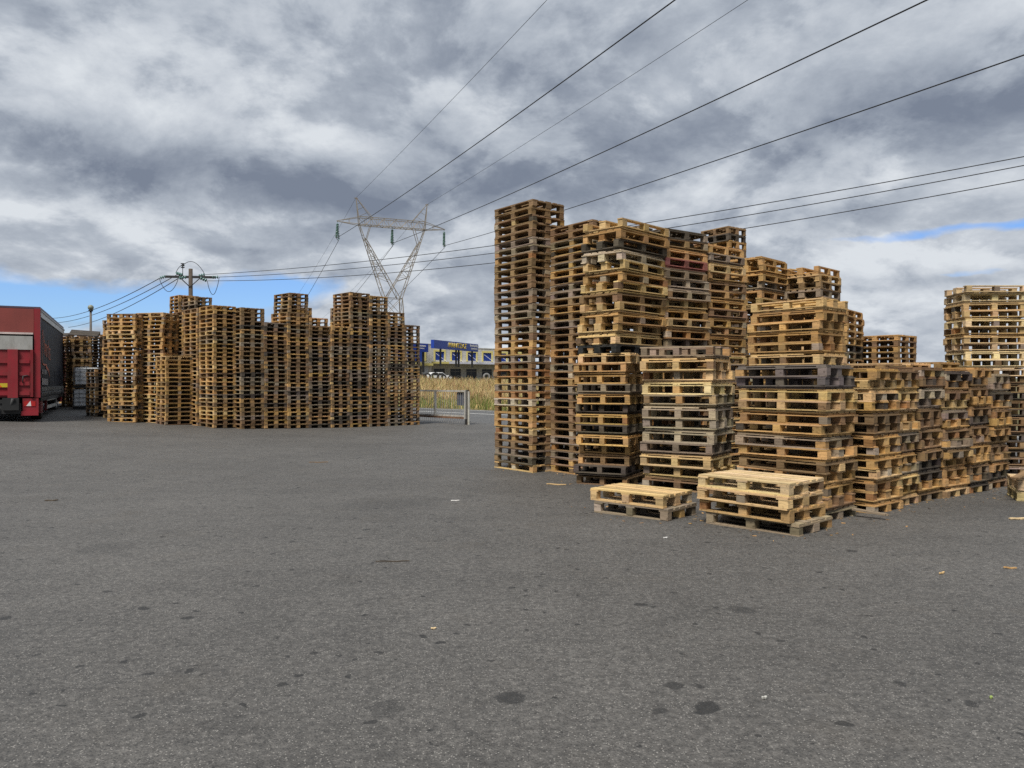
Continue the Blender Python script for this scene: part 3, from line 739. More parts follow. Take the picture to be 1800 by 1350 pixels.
for k in range(7): m.face([(.034, .55 + k * .26 + a, z) for a, z in ((0, 1.58), (.19, 1.58), (.19, 1.74), (0, 1.74))], (.8, .8, .8))
m.face([(.034, a, z) for a, z in ((.5, 1.22), (2.6, 1.20), (2.6, 1.42), (.5, 1.44))])
m.build('printed_line', GRYP, cur)
m = MB(); m.span(-.01, .05, .02, LB + .02, TH - .30, TH - .06); m.span(.051, .075, .02, LB, TH - .13, TH - .08, (.7, .7, .7)); m.build('top_rail', ALU, lor)
m = MB(); m.span(-.01, .045, .08, LB, .68, .80, (.35, .3, .3)); m.build('side_rail', DARKM, lor)
# rear end
m = MB(); m.span(-.14, .03, -.05, .08, .80, TH - .03); m.span(-BW, -BW + .12, -.05, .08, .80, TH - .03); m.build('corner_post', RED, lor)
m = MB(); m.span(-BW + .12, -.15, -.02, .05, 2.86, TH - .04); m.build('rear_tarpaulin', TARP, lor)
m = MB(); m.span(-BW + .10, -.17, -.045, -.022, 2.86, 2.92); m.build('trim_strip', plain('pale_trim', (.62, .52, .50), .6, var=.3), lor)
m = MB(); m.span(-BW + .05, -.18, -.10, -.02, 2.36, 2.80); m.build('platform_edge', ALU, lor)
m = MB(); m.span(-BW + .05, -.16, -.06, -.01, .82, 2.36)
for k, zz in enumerate((2.02, 1.62, 1.30, .98)):
    for x0, x1 in ((-BW + .1, -.86), (-.56, -.26)):
        m.prism([(x0, zz - .10), (x1, zz - .10), (x1, zz + .02), (x0, zz + .02)], -.105, -.06)
lift = m.build('tail_lift', RED, lor)
m = MB(); m.span(-.86, -.58, -.16, -.06, .80, 2.36); m.span(-.24, -.16, -.12, -.06, .82, 2.36, (.75, .7, .7)); m.build('lift_arm', RED, lor)
m = MB()
cols_ = [(.75, .16, .02), (.62, .48, .04)]
for k in range(6):
    x0 = -BW + .15 + k * .27
    m.face([(x, -.111, z) for x, z in ((x0, 1.14), (x0 + .27, 1.14), (x0 + .16, 1.27), (x0 - .11, 1.27))], cols_[k % 2])
m.build('hazard_stripe', plain('hazard_print', (1, 1, 1), .4, var=.1), lift)
m = MB(); m.path([(-.45, -.13, 1.50), (-.30, -.13, 1.52)], .018, 6); m.path([(-.44, -.13, 1.50), (-.45, -.13, 1.28)], .018, 6); m.build('handle', DARKM, lift)
m = MB(); m.span(-.46, -.02, -.06, .16, .30, .78); m.span(-.50, -.02, -.09, -.05, .22, .36, (1.1, 1.1, 1.1)); m.build('lamp_housing', RED, lor)
m = MB(); m.span(-.43, -.10, -.075, -.06, .52, .68); m.build('tail_lamp', plain('lamp_red', (.45, .02, .02), .15, spec=.6), lor)
m = MB(); m.face([(x, -.0765, z) for x, z in ((-.36, .53), (-.22, .53), (-.24, .70))]); m.build('reflector', WHITE, lor)
m = MB(); m.span(-1.75, -.5, -.05, .5, .28, .62); m.span(-1.0, -.55, -.18, .3, .40, .80, (.7, .7, .7)); m.path([(-.7, -.2, .78), (-.8, -.1, .45), (-.9, .2, .35)], .05, 8); m.build('lift_mechanism', DARKM, lor)
m = MB(); m.span(-BW + .1, -1.0, -.08, .05, .62, .74, (.9, .9, .9)); m.build('underrun_bar', DARKM, lor)
m = MB(); m.span(-1.6, -1.08, -.10, -.08, .36, .50); m.build('plate', WHITE, lor)
m = MB(); m.span(-.06, .02, .25, .95, .28, .76, (.6, .5, .5)); m.span(-.06, .02, 2.4, 2.46, .3, .76, (.6, .5, .5)); m.build('mudguard', RED, lor)
m = MB(); m.span(-.08, -.03, 3.0, 7.0, .62, .74); m.span(-.08, -.03, 3.0, 7.0, .34, .46); m.build('side_guard', ALU, lor)
def wheel(parent, x, y, z, r, w):
    t = MB(); t.lathe((x, y, z), [(r * .58, -w / 2), (r * .9, -w / 2), (r, -w * .36), (r, w * .36), (r * .9, w / 2), (r * .58, w / 2), (r * .55, 0), (r * .58, -w / 2)], 28, 'X')
    wo = t.build('wheel', RUBBER, parent)
    q = MB(); q.lathe((x, y, z), [(0.001, w * .30), (r * .22, w * .34), (r * .30, w * .22), (r * .52, w * .20), (r * .58, w * .46)], 20, 'X'); q.build('rim', ALU, wo)
for y in (1.65, 7.9):
    for x in (-.22, -BW + .22): wheel(lor, x, y, .50, .50, .30)
m = MB(); m.span(-BW + .2, -.2, 1.55, 1.75, .42, .58); m.span(-BW + .2, -.2, 7.8, 8.0, .42, .58); m.build('axle', DARKM, lor)
m = MB(); m.span(-BW + .02, -.02, LB + .35, LB + 2.2, .62, 2.75); m.span(-BW + .1, -.1, LB + .30, LB + 1.9, 2.75, 3.2); m.span(-.25, -.02, LB - 1.1, LB + .35, .45, .98); m.build('cab', RED, lor)
m = MB(); m.span(.18, .42, LB + 1.75, LB + 1.9, 1.55, 2.2); m.build('mirror', DARKM, lor)
m = MB(); m.path([(-.02, LB + 1.8, 2.35), (.30, LB + 1.85, 2.28), (.34, LB + 1.86, 2.0)], .028, 6); m.path([(-.02, LB + 1.8, 1.45), (.25, LB + 1.85, 1.42), (.36, LB + 1.86, 1.6)], .022, 6); m.build('mirror_arm', ALU, lor)

# ------------------------------------------------------------------ liquid containers beside the dark stack
PLAST = plain('white_plastic_tank', (.80, .82, .84), .4, var=.06, vs=2)
def ibc(x, y, z, rz, s, lab):
    t = empty('liquid_container', (x, y, z), rz); t.scale = (s, s, s)
    tag(t, lab, 'container', 'white liquid containers in cages')
    m = MB(); m.box((0, 0, .62), (1.10, .94, .92)); b = m.build('tank', PLAST, t)
    mo = b.modifiers.new('round', 'BEVEL'); mo.width = .07; mo.segments = 3
    m = MB(); m.lathe((0, 0, 1.08), [(.001, .07), (.11, .07), (.11, 0)], 16); m.build('lid', DARKM, t)
    m = MB()
    for zz in (.20, .42, .64, .86, 1.06):
        for (a, c) in (((-.59, -.51), (.59, -.51)), ((.59, -.51), (.59, .51)), ((.59, .51), (-.59, .51)), ((-.59, .51), (-.59, -.51))): m.bar((*a, zz), (*c, zz), .016)
    for k in range(5):
        x_ = -.59 + 1.18 * k / 4; m.bar((x_, -.51, .15), (x_, -.51, 1.08), .014); m.bar((x_, .51, .15), (x_, .51, 1.08), .014)
        y_ = -.51 + 1.02 * k / 4; m.bar((-.59, y_, .15), (-.59, y_, 1.08), .014); m.bar((.59, y_, .15), (.59, y_, 1.08), .014)
    m.build('cage', plain('cage_steel', (.22, .23, .24), .5, .3), t)
    m = MB()
    for y_ in (-.42, 0, .42): m.span(-.6, .6, y_ - .05, y_ + .05, 0, .13)
    m.span(-.6, .6, -.5, .5, .13, .15); m.build('base', DARKM, t)
zb = gz(-18.5, 33.2)
ibc(-18.55, 33.2, zb, R(28), .82, 'white caged liquid container standing on the ground beside the dark stack')
ibc(-18.53, 33.2, zb + .93, R(29), .82, 'white caged liquid container standing on top of the other one')

# ------------------------------------------------------------------ lamp post
CONC = plain('weathered_pole', (.13, .12, .11), .85, var=.25, vs=3)
lx, ly = -22.1, 40.0
lp = empty('lamp_post', (lx, ly, -.2)); tag(lp, 'grey lamp post with a round globe, rising behind the dark stacks', 'lamp post')
m = MB(); m.path([(0, 0, 0), (0, 0, 5.55)], [.085, .055], 12); m.build('post', CONC, lp)
m = MB(); m.lathe((0, 0, 5.72), [(.145 * math.sin(a), -.145 * math.cos(a)) for a in [math.pi * k / 10 for k in range(11)]], 18); m.build('globe', plain('dull_globe', (.26, .28, .22), .35, var=.2), lp)
m = MB(); m.lathe((0, 0, 5.52), [(.0, 0), (.10, 0), (.12, .05), (.07, .08)], 14); m.build('collar', DARKM, lp)

# ------------------------------------------------------------------ wooden power pole with crossarm
TEAL = plain('teal_glass', (.11, .22, .20), .12, spec=.6, var=.15)
WIREM = plain('cable_black', (.025, .026, .03), .6, var=.1)
TIMB = plain('pole_timber', (.085, .066, .052), .9, var=.3, vs=3)
ux, uy, uz = -17.7, 42.0, 0.0
up = empty('power_pole', (ux, uy, 0), R(6)); tag(up, 'wooden power pole with a crossarm and teal glass insulators behind the far block', 'power pole')
m = MB(); m.path([(0, 0, 0), (0, 0, 7.85)], [.14, .105], 12); m.build('post', TIMB, up)
m = MB(); m.span(-1.32, 1.32, -.07, .07, 7.34, 7.46); m.build('crossarm', DARKM, up)
m = MB(); m.bar((-.55, -.08, 7.36), (-.02, -.12, 6.85), .03); m.bar((.55, -.08, 7.36), (.02, -.12, 6.85), .03); m.build('brace', DARKM, up)
def string(b, a, c, n, r):
    a, c = Vector(a), Vector(c); d = (c - a)
    pts, rr = [], []
    for k in range(n):
        for f, q in ((.0, .25), (.3, 1.0), (.62, .9), (.7, .25)):
            pts.append(a + d * (k + f) / n); rr.append(r * q)
    b.path(pts, rr, 10)
def insul(a, c, n=3, r=.095, parent=up):
    m = MB(); string(m, a, c, n, r); m.build('insulator', TEAL, parent)
for a, c in (((-1.32, 0, 7.42), (-1.62, -.05, 7.30)), ((-.42, 0, 7.50), (-.80, .1, 7.62)), ((-.2, -.1, 7.38), (-.55, -.3, 7.28)), ((.40, .1, 7.48), (.75, .1, 7.56)),
             ((1.15, 0, 7.40), (1.50, .02, 7.42)), ((.55, -.1, 7.34), (.92, -.15, 7.18))): insul(a, c)
m = MB(); m.path([(-.42, 0, 7.46), (-.42, 0, 7.9)], .02, 6); string(m, (-.42, 0, 7.88), (-.42, 0, 8.18), 3, .11); m.build('top_insulator', DARKM, up)
def arc(p, q, sag, n=14):
    p, q = Vector(p), Vector(q)
    return [p.lerp(q, k / n) + Vector((0, 0, -sag * math.sin(math.pi * k / n) ** .8)) for k in range(n + 1)]
m = MB(); m.path(arc((-1.64, -.05, 7.30), (-.56, -.3, 7.26), .72), .016, 5); m.path(arc((.93, -.15, 7.16), (1.52, .02, 7.42), .85), .016, 5)
m.path(arc((-.42, 0, 8.0), (.72, .1, 7.56), -.45), .016, 5); m.path(arc((-.42, 0, 8.02), (-.82, .1, 7.62), -.12), .016, 5); m.build('jumper_cable', WIREM, up)

def wire(name, p, q, sag, r, lab, group, n=40, t1=1.0):
    p, q = Vector(p), Vector(q)
    pts = []
    for k in range(n + 1):
        t = t1 * k / n
        pts.append(p.lerp(q, t) - Vector((0, 0, 4 * sag * t * (1 - t))))
    m = MB(); m.path(pts, r, 5)
    return tag(m.build(name, WIREM), lab, 'power cable', group)
ru = Euler((0, 0, R(6))).to_matrix()
def U(p): return ru @ Vector(p) + Vector((ux, uy, 0))
LOWG = 'low cables of the wooden power pole'
wire('power_cable', U((.75, .1, 7.56)), (15.0, 19.6, 7.75), .55, .014, 'upper thin cable from the wooden pole towards the high stacks', LOWG)
wire('power_cable', U((1.50, .02, 7.42)), (15.0, 20.2, 7.62), .62, .014, 'middle thin cable from the wooden pole towards the high stacks', LOWG)
wire('power_cable', U((.92, -.15, 7.18)), (15.0, 21.2, 7.38), .75, .014, 'lowest thin cable from the wooden pole towards the high stacks', LOWG)
wire('power_cable', U((-1.62, -.05, 7.30)), (-45.2, 75.0, 7.9), .5, .022, 'upper thin cable dropping from the wooden pole behind the lorry', LOWG)
wire('power_cable', U((-.80, .1, 7.5)), (-45.2, 76.0, 7.55), .5, .022, 'middle thin cable dropping from the wooden pole behind the lorry', LOWG)
wire('power_cable', U((-.55, -.3, 7.28)), (-44.8, 77.0, 7.15), .5, .022, 'lowest thin cable dropping from the wooden pole behind the lorry', LOWG)

# ------------------------------------------------------------------ lattice pylon
PYL = plain('pylon_steel', (.30, .275, .24), .7, .2, var=.2, vs=.8, dirt=(.20, .12, .058), dirt_amt=.45)
py = empty('electricity_pylon', (-15.7, 100.0, 0), R(22.7)); tag(py, 'pale steel lattice pylon with a V body and a wide crossarm behind the far block', 'pylon')
ZW, ZA = 12.6, 21.9
def lattice(b, A, B, n, r=.032):
    """zigzag between two chords"""
    for k in range(n):
        a0, b0 = A[0].lerp(A[1], k / n), B[0].lerp(B[1], k / n)
        a1, b1 = A[0].lerp(A[1], (k + 1) / n), B[0].lerp(B[1], (k + 1) / n)
        b.bar(a1, b1, r, 3)
        b.bar(a0, b1, r, 3) if k % 2 else b.bar(b0, a1, r, 3)
V3 = Vector
m = MB()                                                        # lower body
cb = [(-1.9, -1.9), (1.9, -1.9), (1.9, 1.9), (-1.9, 1.9)]; ct = [(-1.15, -.8), (1.15, -.8), (1.15, .8), (-1.15, .8)]
legs = [(V3((*cb[k], -.3)), V3((*ct[k], ZW))) for k in range(4)]
for a, c in legs: m.bar(a, c, .08)
for k in range(4): 
    A, B = legs[k], legs[(k + 1) % 4]
    n = 5
    for j in range(n):
        a0, a1 = A[0].lerp(A[1], j / n), A[0].lerp(A[1], (j + 1) / n); b0, b1 = B[0].lerp(B[1], j / n), B[0].lerp(B[1], (j + 1) / n)
        m.bar(a0, b1, .035, 3); m.bar(b0, a1, .035, 3); m.bar(a1, b1, .045, 3)
m.build('lower_body', PYL, py)
for sx in (-1, 1):                                              # the two arms of the V
    m = MB()
    ch = []
    for y in (-.8, .8):
        o = (V3((sx * 1.15, y, ZW)), V3((sx * 4.35, y * .5, ZA)))
        i_ = (V3((-sx * .85, y, ZW)), V3((sx * 3.45, y * .55, ZA - 1.9)))
        m.bar(*o, .058); m.bar(*i_, .06); m.bar(i_[1], (sx * 2.9, y * .6, ZA), .05); m.bar(i_[1], o[0].lerp(o[1], .82), .045)
        lattice(m, (o[0].lerp(o[1], .22), o[0].lerp(o[1], .82)), (i_[0].lerp(i_[1], .30), i_[1]), 7, .032)
        ch.append((o, i_))
    lattice(m, ch[0][0], ch[1][0], 7, .03); lattice(m, ch[0][1], ch[1][1], 6, .03)
    m.build('v_arm', PYL, py)
    m = MB()                                                    # earth wire peak
    tip = V3((sx * 4.75, 0, 25.4))
    for y in (-.4, .4):
        m.bar((sx * 4.35, y, ZA), tip, .058); m.bar((sx * 2.6, y, ZA + .9), tip, .045)
    for f in (.3, .55, .75):
        m.bar(V3((sx * 4.35, 0, ZA)).lerp(tip, f), V3((sx * 2.6, 0, ZA + .9)).lerp(tip, f), .032, 3)
    m.bar(tip + V3((-.25, 0, -.1)), tip + V3((.25, 0, -.1)), .05); m.build('peak', PYL, py)
m = MB()                                                        # crossarm truss
for y in (-.5, .5):
    m.bar((-7.2, 0, ZA + .25), (-4.3, y, ZA), .05); m.bar((7.2, 0, ZA + .25), (4.3, y, ZA), .05)
    m.bar((-4.3, y, ZA), (4.3, y, ZA), .058); m.bar((-4.3, y, ZA + 1.0), (4.3, y, ZA + 1.0), .058)
    m.bar((-7.2, 0, ZA + .3), (-4.3, y, ZA + 1.0), .045); m.bar((7.2, 0, ZA + .3), (4.3, y, ZA + 1.0), .045)
    lattice(m, (V3((-4.3, y, ZA)), V3((4.3, y, ZA))), (V3((-4.3, y, ZA + 1)), V3((4.3, y, ZA + 1))), 11, .032)
    for sx in (-1, 1): m.bar((sx * 5.6, y * .55, ZA + .12), (sx * 5.6, y * .55, ZA + .68), .032, 3)
lattice(m, (V3((-4.3, -.5, ZA)), V3((4.3, -.5, ZA))), (V3((-4.3, .5, ZA)), V3((4.3, .5, ZA))), 11, .032)
m.build('crossarm', PYL, py)
ends = []
for x in (-7.1, 0, 7.1):
    z = ZA + (.2 if x else 0)
    for s_ in (-1, 1):
        m = MB(); m.bar((x, 0, z), (x, .05 * s_, z - .35), .03); string(m, (x, .05 * s_, z - .3), (x + .26 * s_, .62 * s_, z - 2.2), 9, .17); m.build('insulator', TEAL, py)
    ends.append(x)
rp = Euler((0, 0, R(22.7))).to_matrix()
def P(p): return rp @ Vector(p) + Vector((-15.7, 100.0, 0))
fwd = rp @ Vector((0, -1, 0))
def px_point(px, py_, d): return Vector(((px - 900) / 1340 * d, d, 1.6 + (672 - py_) / 1340 * d))
HIGHG = 'high voltage lines of the lattice pylon'
def overhead(start, tx, ty, r, lab, sag_c=.000235):
    """near span: leaves the pylon square to its crossarm and climbs over the yard; its slope is fitted where it was seen"""
    k = (tx - 900) / 1340
    t = (k * start.y - start.x) / (fwd.x - k * fwd.y)
    yy = start.y + fwd.y * t
    z = 1.6 + (672 - ty) / 1340 * yy
    a = (z - start.z - sag_c * t * t) / t
    pts = [start + fwd * q + Vector((0, 0, a * q + sag_c * q * q)) for q in [150.0 * i / 60 for i in range(61)]]
    m = MB(); m.path(pts, r, 6); tag(m.build('power_cable', WIREM), lab, 'power cable', HIGHG)
def away(start, r, lab, slope=-.155):
    pts = [start - fwd * q + Vector((0, 0, slope * q + .00042 * q * q)) for q in [180.0 * i / 40 for i in range(41)]]
    m = MB(); m.path(pts, r, 5); tag(m.build('power_cable', WIREM), lab, 'power cable', HIGHG)
for (x, tx, ty, w1, w2) in ((-7.1, 1187, 0, 'thick cable overhead from the far-out arm tip nearest the wooden pole', 'thick cable running away from the arm tip nearest the wooden pole'),
                            (0, 1630, 0, 'thick cable overhead from the middle of the pylon crossarm', 'thick cable running away from the middle of the pylon crossarm'),
                            (7.1, 1800, 97, 'thick cable overhead from the pylon arm tip nearest the tallest stack', 'thick cable running away from the pylon arm tip nearest the tallest stack')):
    z = ZA + (.2 if x else 0) - 2.25
    overhead(P((x - .26, -.62, z)), tx, ty, .030, w1)
    away(P((x + .26, .62, z)), .030, w2)
    m = MB(); m.path([P((x - .26, -.62, z)), P((x, 0, z - .12)), P((x + .26, .62, z))], .03, 5); m.build('jumper', WIREM, py).matrix_parent_inverse = Matrix.Translation(Vector((-15.7, 100, 0))).__matmul__(Euler((0, 0, R(22.7))).to_matrix().to_4x4()).inverted()
for (x, tx, ty, w1, w2) in ((-4.75, 962, 0, 'thin earth wire overhead from the taller pylon peak', 'thin earth wire running away from the taller pylon peak'),
                            (4.75, 1315, 0, 'thin earth wire overhead from the lower pylon peak', 'thin earth wire running away from the lower pylon peak')):
    overhead(P((x, 0, 25.35)), tx, ty, .016, w1, .00016)
    away(P((x, 0, 25.35)), .016, w2, -.13)
# ------------------------------------------------------------------ shop building across the road
BL = math.atan2(9.5, 13.0)
bld = empty('shop_building', (-16.2, 141.0, BANK_TOP), BL)       # local x along the front, local y to the back
tag(bld, 'long grey two-storey shop with blue shutters and yellow frames across the road', 'building')
WALLM, nt, bs = newmat('stained_render')
tc = nd(nt, 'ShaderNodeTexCoord').outputs['Object']
br = nd(nt, 'ShaderNodeTexBrick', i_Scale=1.0, i_Mortar_Size=.03); br.inputs['Brick Width'].default_value = .9; br.inputs['Row Height'].default_value = .4
sw = nd(nt, 'ShaderNodeMapping'); sw.inputs['Rotation'].default_value = (R(90), 0, 0); nt.links.new(tc, sw.inputs[0]); nt.links.new(sw.outputs[0], br.inputs['Vector'])
br.inputs['Color1'].default_value = (.62, .61, .59, 1); br.inputs['Color2'].default_value = (.55, .545, .525, 1); br.inputs['Mortar'].default_value = (.42, .415, .40, 1)
c = mixc(nt, 1.0, br.outputs[0], ramp(nt, noise(nt, mapped(nt, tc, (.8, .8, .35)), 1.0, 7, .65), [(.3, (.75,)), (.7, (1.2,))]), 'MULTIPLY')
nt.links.new(c, bs.inputs['Base Color']); bs.inputs['Roughness'].default_value = .9
YEL = plain('yellow_frame', (.68, .60, .22), .7, var=.15, vs=2)
BLUE = plain('blue_shutter', (.02, .06, .34), .5, var=.15, vs=1.5)
BLUS = plain('blue_sign', (.022, .065, .40), .4, var=.08, vs=.5)
GLASS = plain('dark_glass', (.03, .035, .045), .1, spec=.7, var=.3)
SLAB = plain('concrete_slab', (.55, .545, .53), .85, var=.2, vs=1)
HB = 6.15
def wallgrid(b, x0, x1, z0, z1, holes, y0=0.0, y1=.3):
    """a wall with real openings: split into columns at the holes"""
    xs = sorted({x0, x1, *[h[0] for h in holes], *[h[1] for h in holes]})
    for a, c in zip(xs, xs[1:]):
        hs = sorted([h for h in holes if h[0] <= a + 1e-6 and h[1] >= c - 1e-6], key=lambda h: h[2])
        z = z0
        for h in hs:
            if h[2] > z: b.span(a, c, y0, y1, z, h[2])
            z = h[3]
        if z < z1: b.span(a, c, y0, y1, z, z1)
X0, X1 = .3, 24.0
top_w = [(2.3 + k * 3.6, 4.25 + k * 3.6) for k in range(6)]
low_w = [(2.0 + k * 3.6, 4.4 + k * 3.6) for k in range(6)]
holes = [(a, c, 3.75, 5.35) for a, c in top_w] + [(a, c, .25 if k != 3 else 0.0, 2.15) for k, (a, c) in enumerate(low_w)]
m = MB(); wallgrid(m, X0, X1, -.5, HB, holes); m.span(X0, X0 + .3, .3, 14, -.5, HB); m.span(X1 - .3, X1, .3, 14, -.5, HB); m.span(X0, X1, 13.7, 14, -.5, HB)
m.build('wall', WALLM, bld)
m = MB(); m.span(X0 - .06, X1 + .06, -.06, 14.05, HB, HB + .12); m.build('roof', SLAB, bld)
m = MB(); m.span(X0 + .3, X1 - .3, .3, 13.7, 3.1, 3.25); m.build('floor_slab', SLAB, bld)
for a, c in top_w:
    m = MB(); m.span(a, c, .12, .2, 3.75, 5.35)
    for k in range(11): m.span(a, c, .10, .12, 3.8 + k * .14, 3.88 + k * .14)
    s_ = m.build('window', BLUE, bld)
    m = MB(); m.span(a - .32, a, -.07, .05, 3.6, 5.7); m.span(c, c + .32, -.07, .05, 3.6, 5.7); m.span(a, c, -.07, .05, 5.352, 5.7); m.build('frame', YEL, s_)
for k, (a, c) in enumerate(low_w):
    m = MB(); m.span(a, c, .2, .24, .25, 2.15); w = m.build('window', GLASS, bld)
    m = MB()
    for x in (a, (a + c) / 2 - .03, c - .06): m.span(x, x + .06, .16, .2, .25, 2.15)
    m.span(a, c, .15, .2, 1.65, 1.72); m.build('frame', plain('alu_frame%d' % k, (.3, .3, .3), .5), w)
m = MB(); m.span(X0 - .1, X1, -2.0, -.002, 3.02, 3.42); m.build('canopy', SLAB, bld)
m = MB(); m.span(X0 - .12, X0 + 3.8, -2.06, -2.0, 3.04, 3.40); m.build('canopy_band', YEL, bld)
m = MB(); m.span(X0 + 3.8, X1, -2.05, -2.0, 3.06, 3.38); m.build('fascia', plain('pale_fascia', (.66, .68, .80), .5, var=.1), bld)
for a, c in top_w:
    m = MB(); m.bar((a + .2, -.02, 5.0), (a + 1.5, -1.7, 3.44), .035); m.build('stay_rod', WHITE, bld)
m = MB(); m.path([(10.0, -.06, HB), (10.0, -.06, 4.2), (10.9, -.06, 4.1)], .06, 6); m.build('drain_pipe', DARKM, bld)
m = MB(); m.path([(.55, -.06, HB), (.55, -.06, 3.45)], .05, 6); m.build('drain_pipe', DARKM, bld)
# the projecting bay with the big blue panel
bay = empty('shop_bay', tuple(Matrix.Translation((-16.2, 141, BANK_TOP)) @ Euler((0, 0, BL)).to_matrix().to_4x4() @ Vector((0, 0, 0))), BL)
tag(bay, 'projecting grey shop bay with a blue panel and yellow band behind the far block', 'building')
m = MB(); wallgrid(m, -9.0, 0.0, -.5, HB + .35, [(-8.4, -2.0, 0.0, 2.5)], -2.6, -2.3); m.span(-.3, 0, -2.3, 8, -.5, HB + .35); m.span(-9, -8.7, -2.3, 8, -.5, HB + .35); m.build('wall', WALLM, bay)
m = MB(); m.span(-9.06, .06, -2.66, 8, HB + .35, HB + .47); m.build('roof', SLAB, bay)
m = MB(); m.span(-7.6, -1.6, -2.72, -2.6, 3.3, 5.5); m.build('panel', BLUE, bay)
m = MB(); m.span(-1.6, -1.15, -2.70, -2.6, 3.5, 5.8); m.span(-7.6, -1.6, -2.70, -2.6, 5.5, 5.8); m.build('frame', YEL, bay)
m = MB(); m.span(-8.9, -.1, -3.4, -2.6, 2.62, 3.05); m.build('band', YEL, bay)
m = MB(); m.span(-8.4, -2.0, -1.4, -1.3, 0, 2.5); m.build('dark_backing', plain('dark_interior', (.015, .015, .016), .9), bay)  # black sheet behind the opening, standing in for the shade indoors
m = MB(); m.span(-1.75, -.75, -2.66, -2.6, .9, 2.55); m.build('notice_board', plain('pale_board', (.55, .60, .68), .5, var=.25, vs=4), bay)

def text_mesh(body, size, name, mat, parent, loc, rot, shear=0.0, ext=.03, sx=1.0):
    cu = bpy.data.curves.new(name, 'FONT'); cu.body = body; cu.size = size; cu.extrude = ext; cu.shear = shear; cu.align_x = 'CENTER'; cu.align_y = 'CENTER'
    tmp = bpy.data.objects.new(name, cu); COL.objects.link(tmp)
    dg = bpy.context.evaluated_depsgraph_get()
    me = bpy.data.meshes.new_from_object(tmp.evaluated_get(dg)); bpy.data.objects.remove(tmp)
    a = me.attributes.new('tone', 'FLOAT_COLOR', 'CORNER'); a.data.foreach_set('color', np.ones(len(me.loops) * 4, np.float32))
    me.materials.clear(); me.materials.append(mat)
    o = bpy.data.objects.new(name, me); o.location = loc; o.rotation_euler = rot; o.scale = (sx, 1, 1)
    return link(o, parent)
def board(px0, px1, d0, d1, z0, z1, name, lab):
    x0, x1 = (px0 - 900) / 1340 * d0, (px1 - 900) / 1340 * d1
    t = empty(name, (x0, d0, z0), math.atan2(d1 - d0, x1 - x0)); L = math.hypot(x1 - x0, d1 - d0)
    tag(t, lab, 'sign')
    m = MB(); m.span(0, L, -.05, .55, 0, z1 - z0); m.build('panel', BLUS, t)
    return t, L
SIGNW = plain('sign_white', (.8, .8, .82), .5, var=.05); SIGNY = plain('sign_yellow', (.95, .68, .03), .5, var=.08)
z1 = 1.6 + (672 - 597) / 1340 * 128
sg, L = board(762.5, 840, 128, 144, z1 - 1.42, z1, 'shop_sign', 'long blue sign with slanted yellow lettering on posts above the shop roof')
Hs = 1.42
text_mesh('MANTZA\u03a3', 1.15, 'lettering', SIGNY, sg, (L * .50, -.12, Hs * .52), (R(90), 0, 0), .25, .03, 1.3)
text_mesh('MANTZA\u03a3', 1.15, 'lettering_outline', SIGNW, sg, (L * .50 - .12, -.075, Hs * .52 + .05), (R(90), 0, 0), .25, .012, 1.36)
m = MB()
for k in range(9): m.span(L * .80 + k * .42, L * .80 + k * .42 + .30, -.08, -.05, Hs * .60, Hs * .60 + (.34 if k % 3 else .42))
for k in range(6): m.span(L * .825 + k * .46, L * .825 + k * .46 + .34, -.08, -.05, Hs * .26, Hs * .26 + .26)
m.build('small_print', SIGNW, sg)
for f in (.16, .50, .56, .88):
    m = MB(); m.span(L * f - .13, L * f + .13, .08, .34, -3.0, -.002); m.build('post', DARKM, sg)
s2, L2 = board(722, 752.5, 133, 137, z1 - 1.75, z1 - .25, 'shop_sign', 'short blue sign with white print on a post beside the far block')
m = MB()
for k in range(5): m.span(L2 * .48 + k * .36, L2 * .48 + k * .36 + .26, -.08, -.05, .92, 1.2)
for k in range(4): m.span(L2 * .48 + k * .36, L2 * .48 + k * .36 + .24, -.08, -.05, .52, .72)
m.build('small_print', SIGNW, s2)
for f in (.25, .78):
    m = MB(); m.span(L2 * f - .15, L2 * f + .15, .1, .4, -3.6, -.002); m.build('post', DARKM, s2)

# ------------------------------------------------------------------ white car and tyres before the shop
car = empty('parked_car', (-12.4, 130.0, BANK_TOP - .30), R(24)); tag(car, 'white estate car parked in front of the grey shop', 'car')
m = MB()
side = [(-2.2, .35), (2.1, .35), (2.2, .75), (2.0, 1.0), (1.05, 1.08), (.35, 1.56), (-1.5, 1.60), (-2.15, 1.1), (-2.25, .7)]
m.prism(side, -.85, .85); b = m.build('body', WHITE, car); mo = b.modifiers.new('round', 'BEVEL'); mo.width = .08; mo.segments = 3
for y in (-.862, .852):
    m = MB(); m.prism([(.95, 1.08), (.33, 1.48), (-.35, 1.5), (-.35, 1.08)], y, y + .01); m.build('window', GLASS, car)
    m = MB(); m.prism([(-.45, 1.08), (-.45, 1.5), (-1.4, 1.5), (-1.85, 1.1)], y, y + .01); m.build('window', GLASS, car)
m = MB(); m.face([(1.08, -.70, 1.12), (1.08, .70, 1.12), (.44, .66, 1.53), (.44, -.66, 1.53)]); m.build('windscreen', GLASS, car)
for x in (-1.4, 1.35):
    for y in (-.80, .80):
        m = MB(); m.lathe((x, y, .33), [(.001, -.11), (.2, -.11), (.33, -.09), (.33, .09), (.2, .11), (.001, .11)], 20, 'Y'); w = m.build('wheel', RUBBER, car)
        m = MB(); m.lathe((x, y + (.112 if y > 0 else -.112), .33), [(.001, 0), (.19, 0)], 14, 'Y'); m.build('rim', ALU, w)
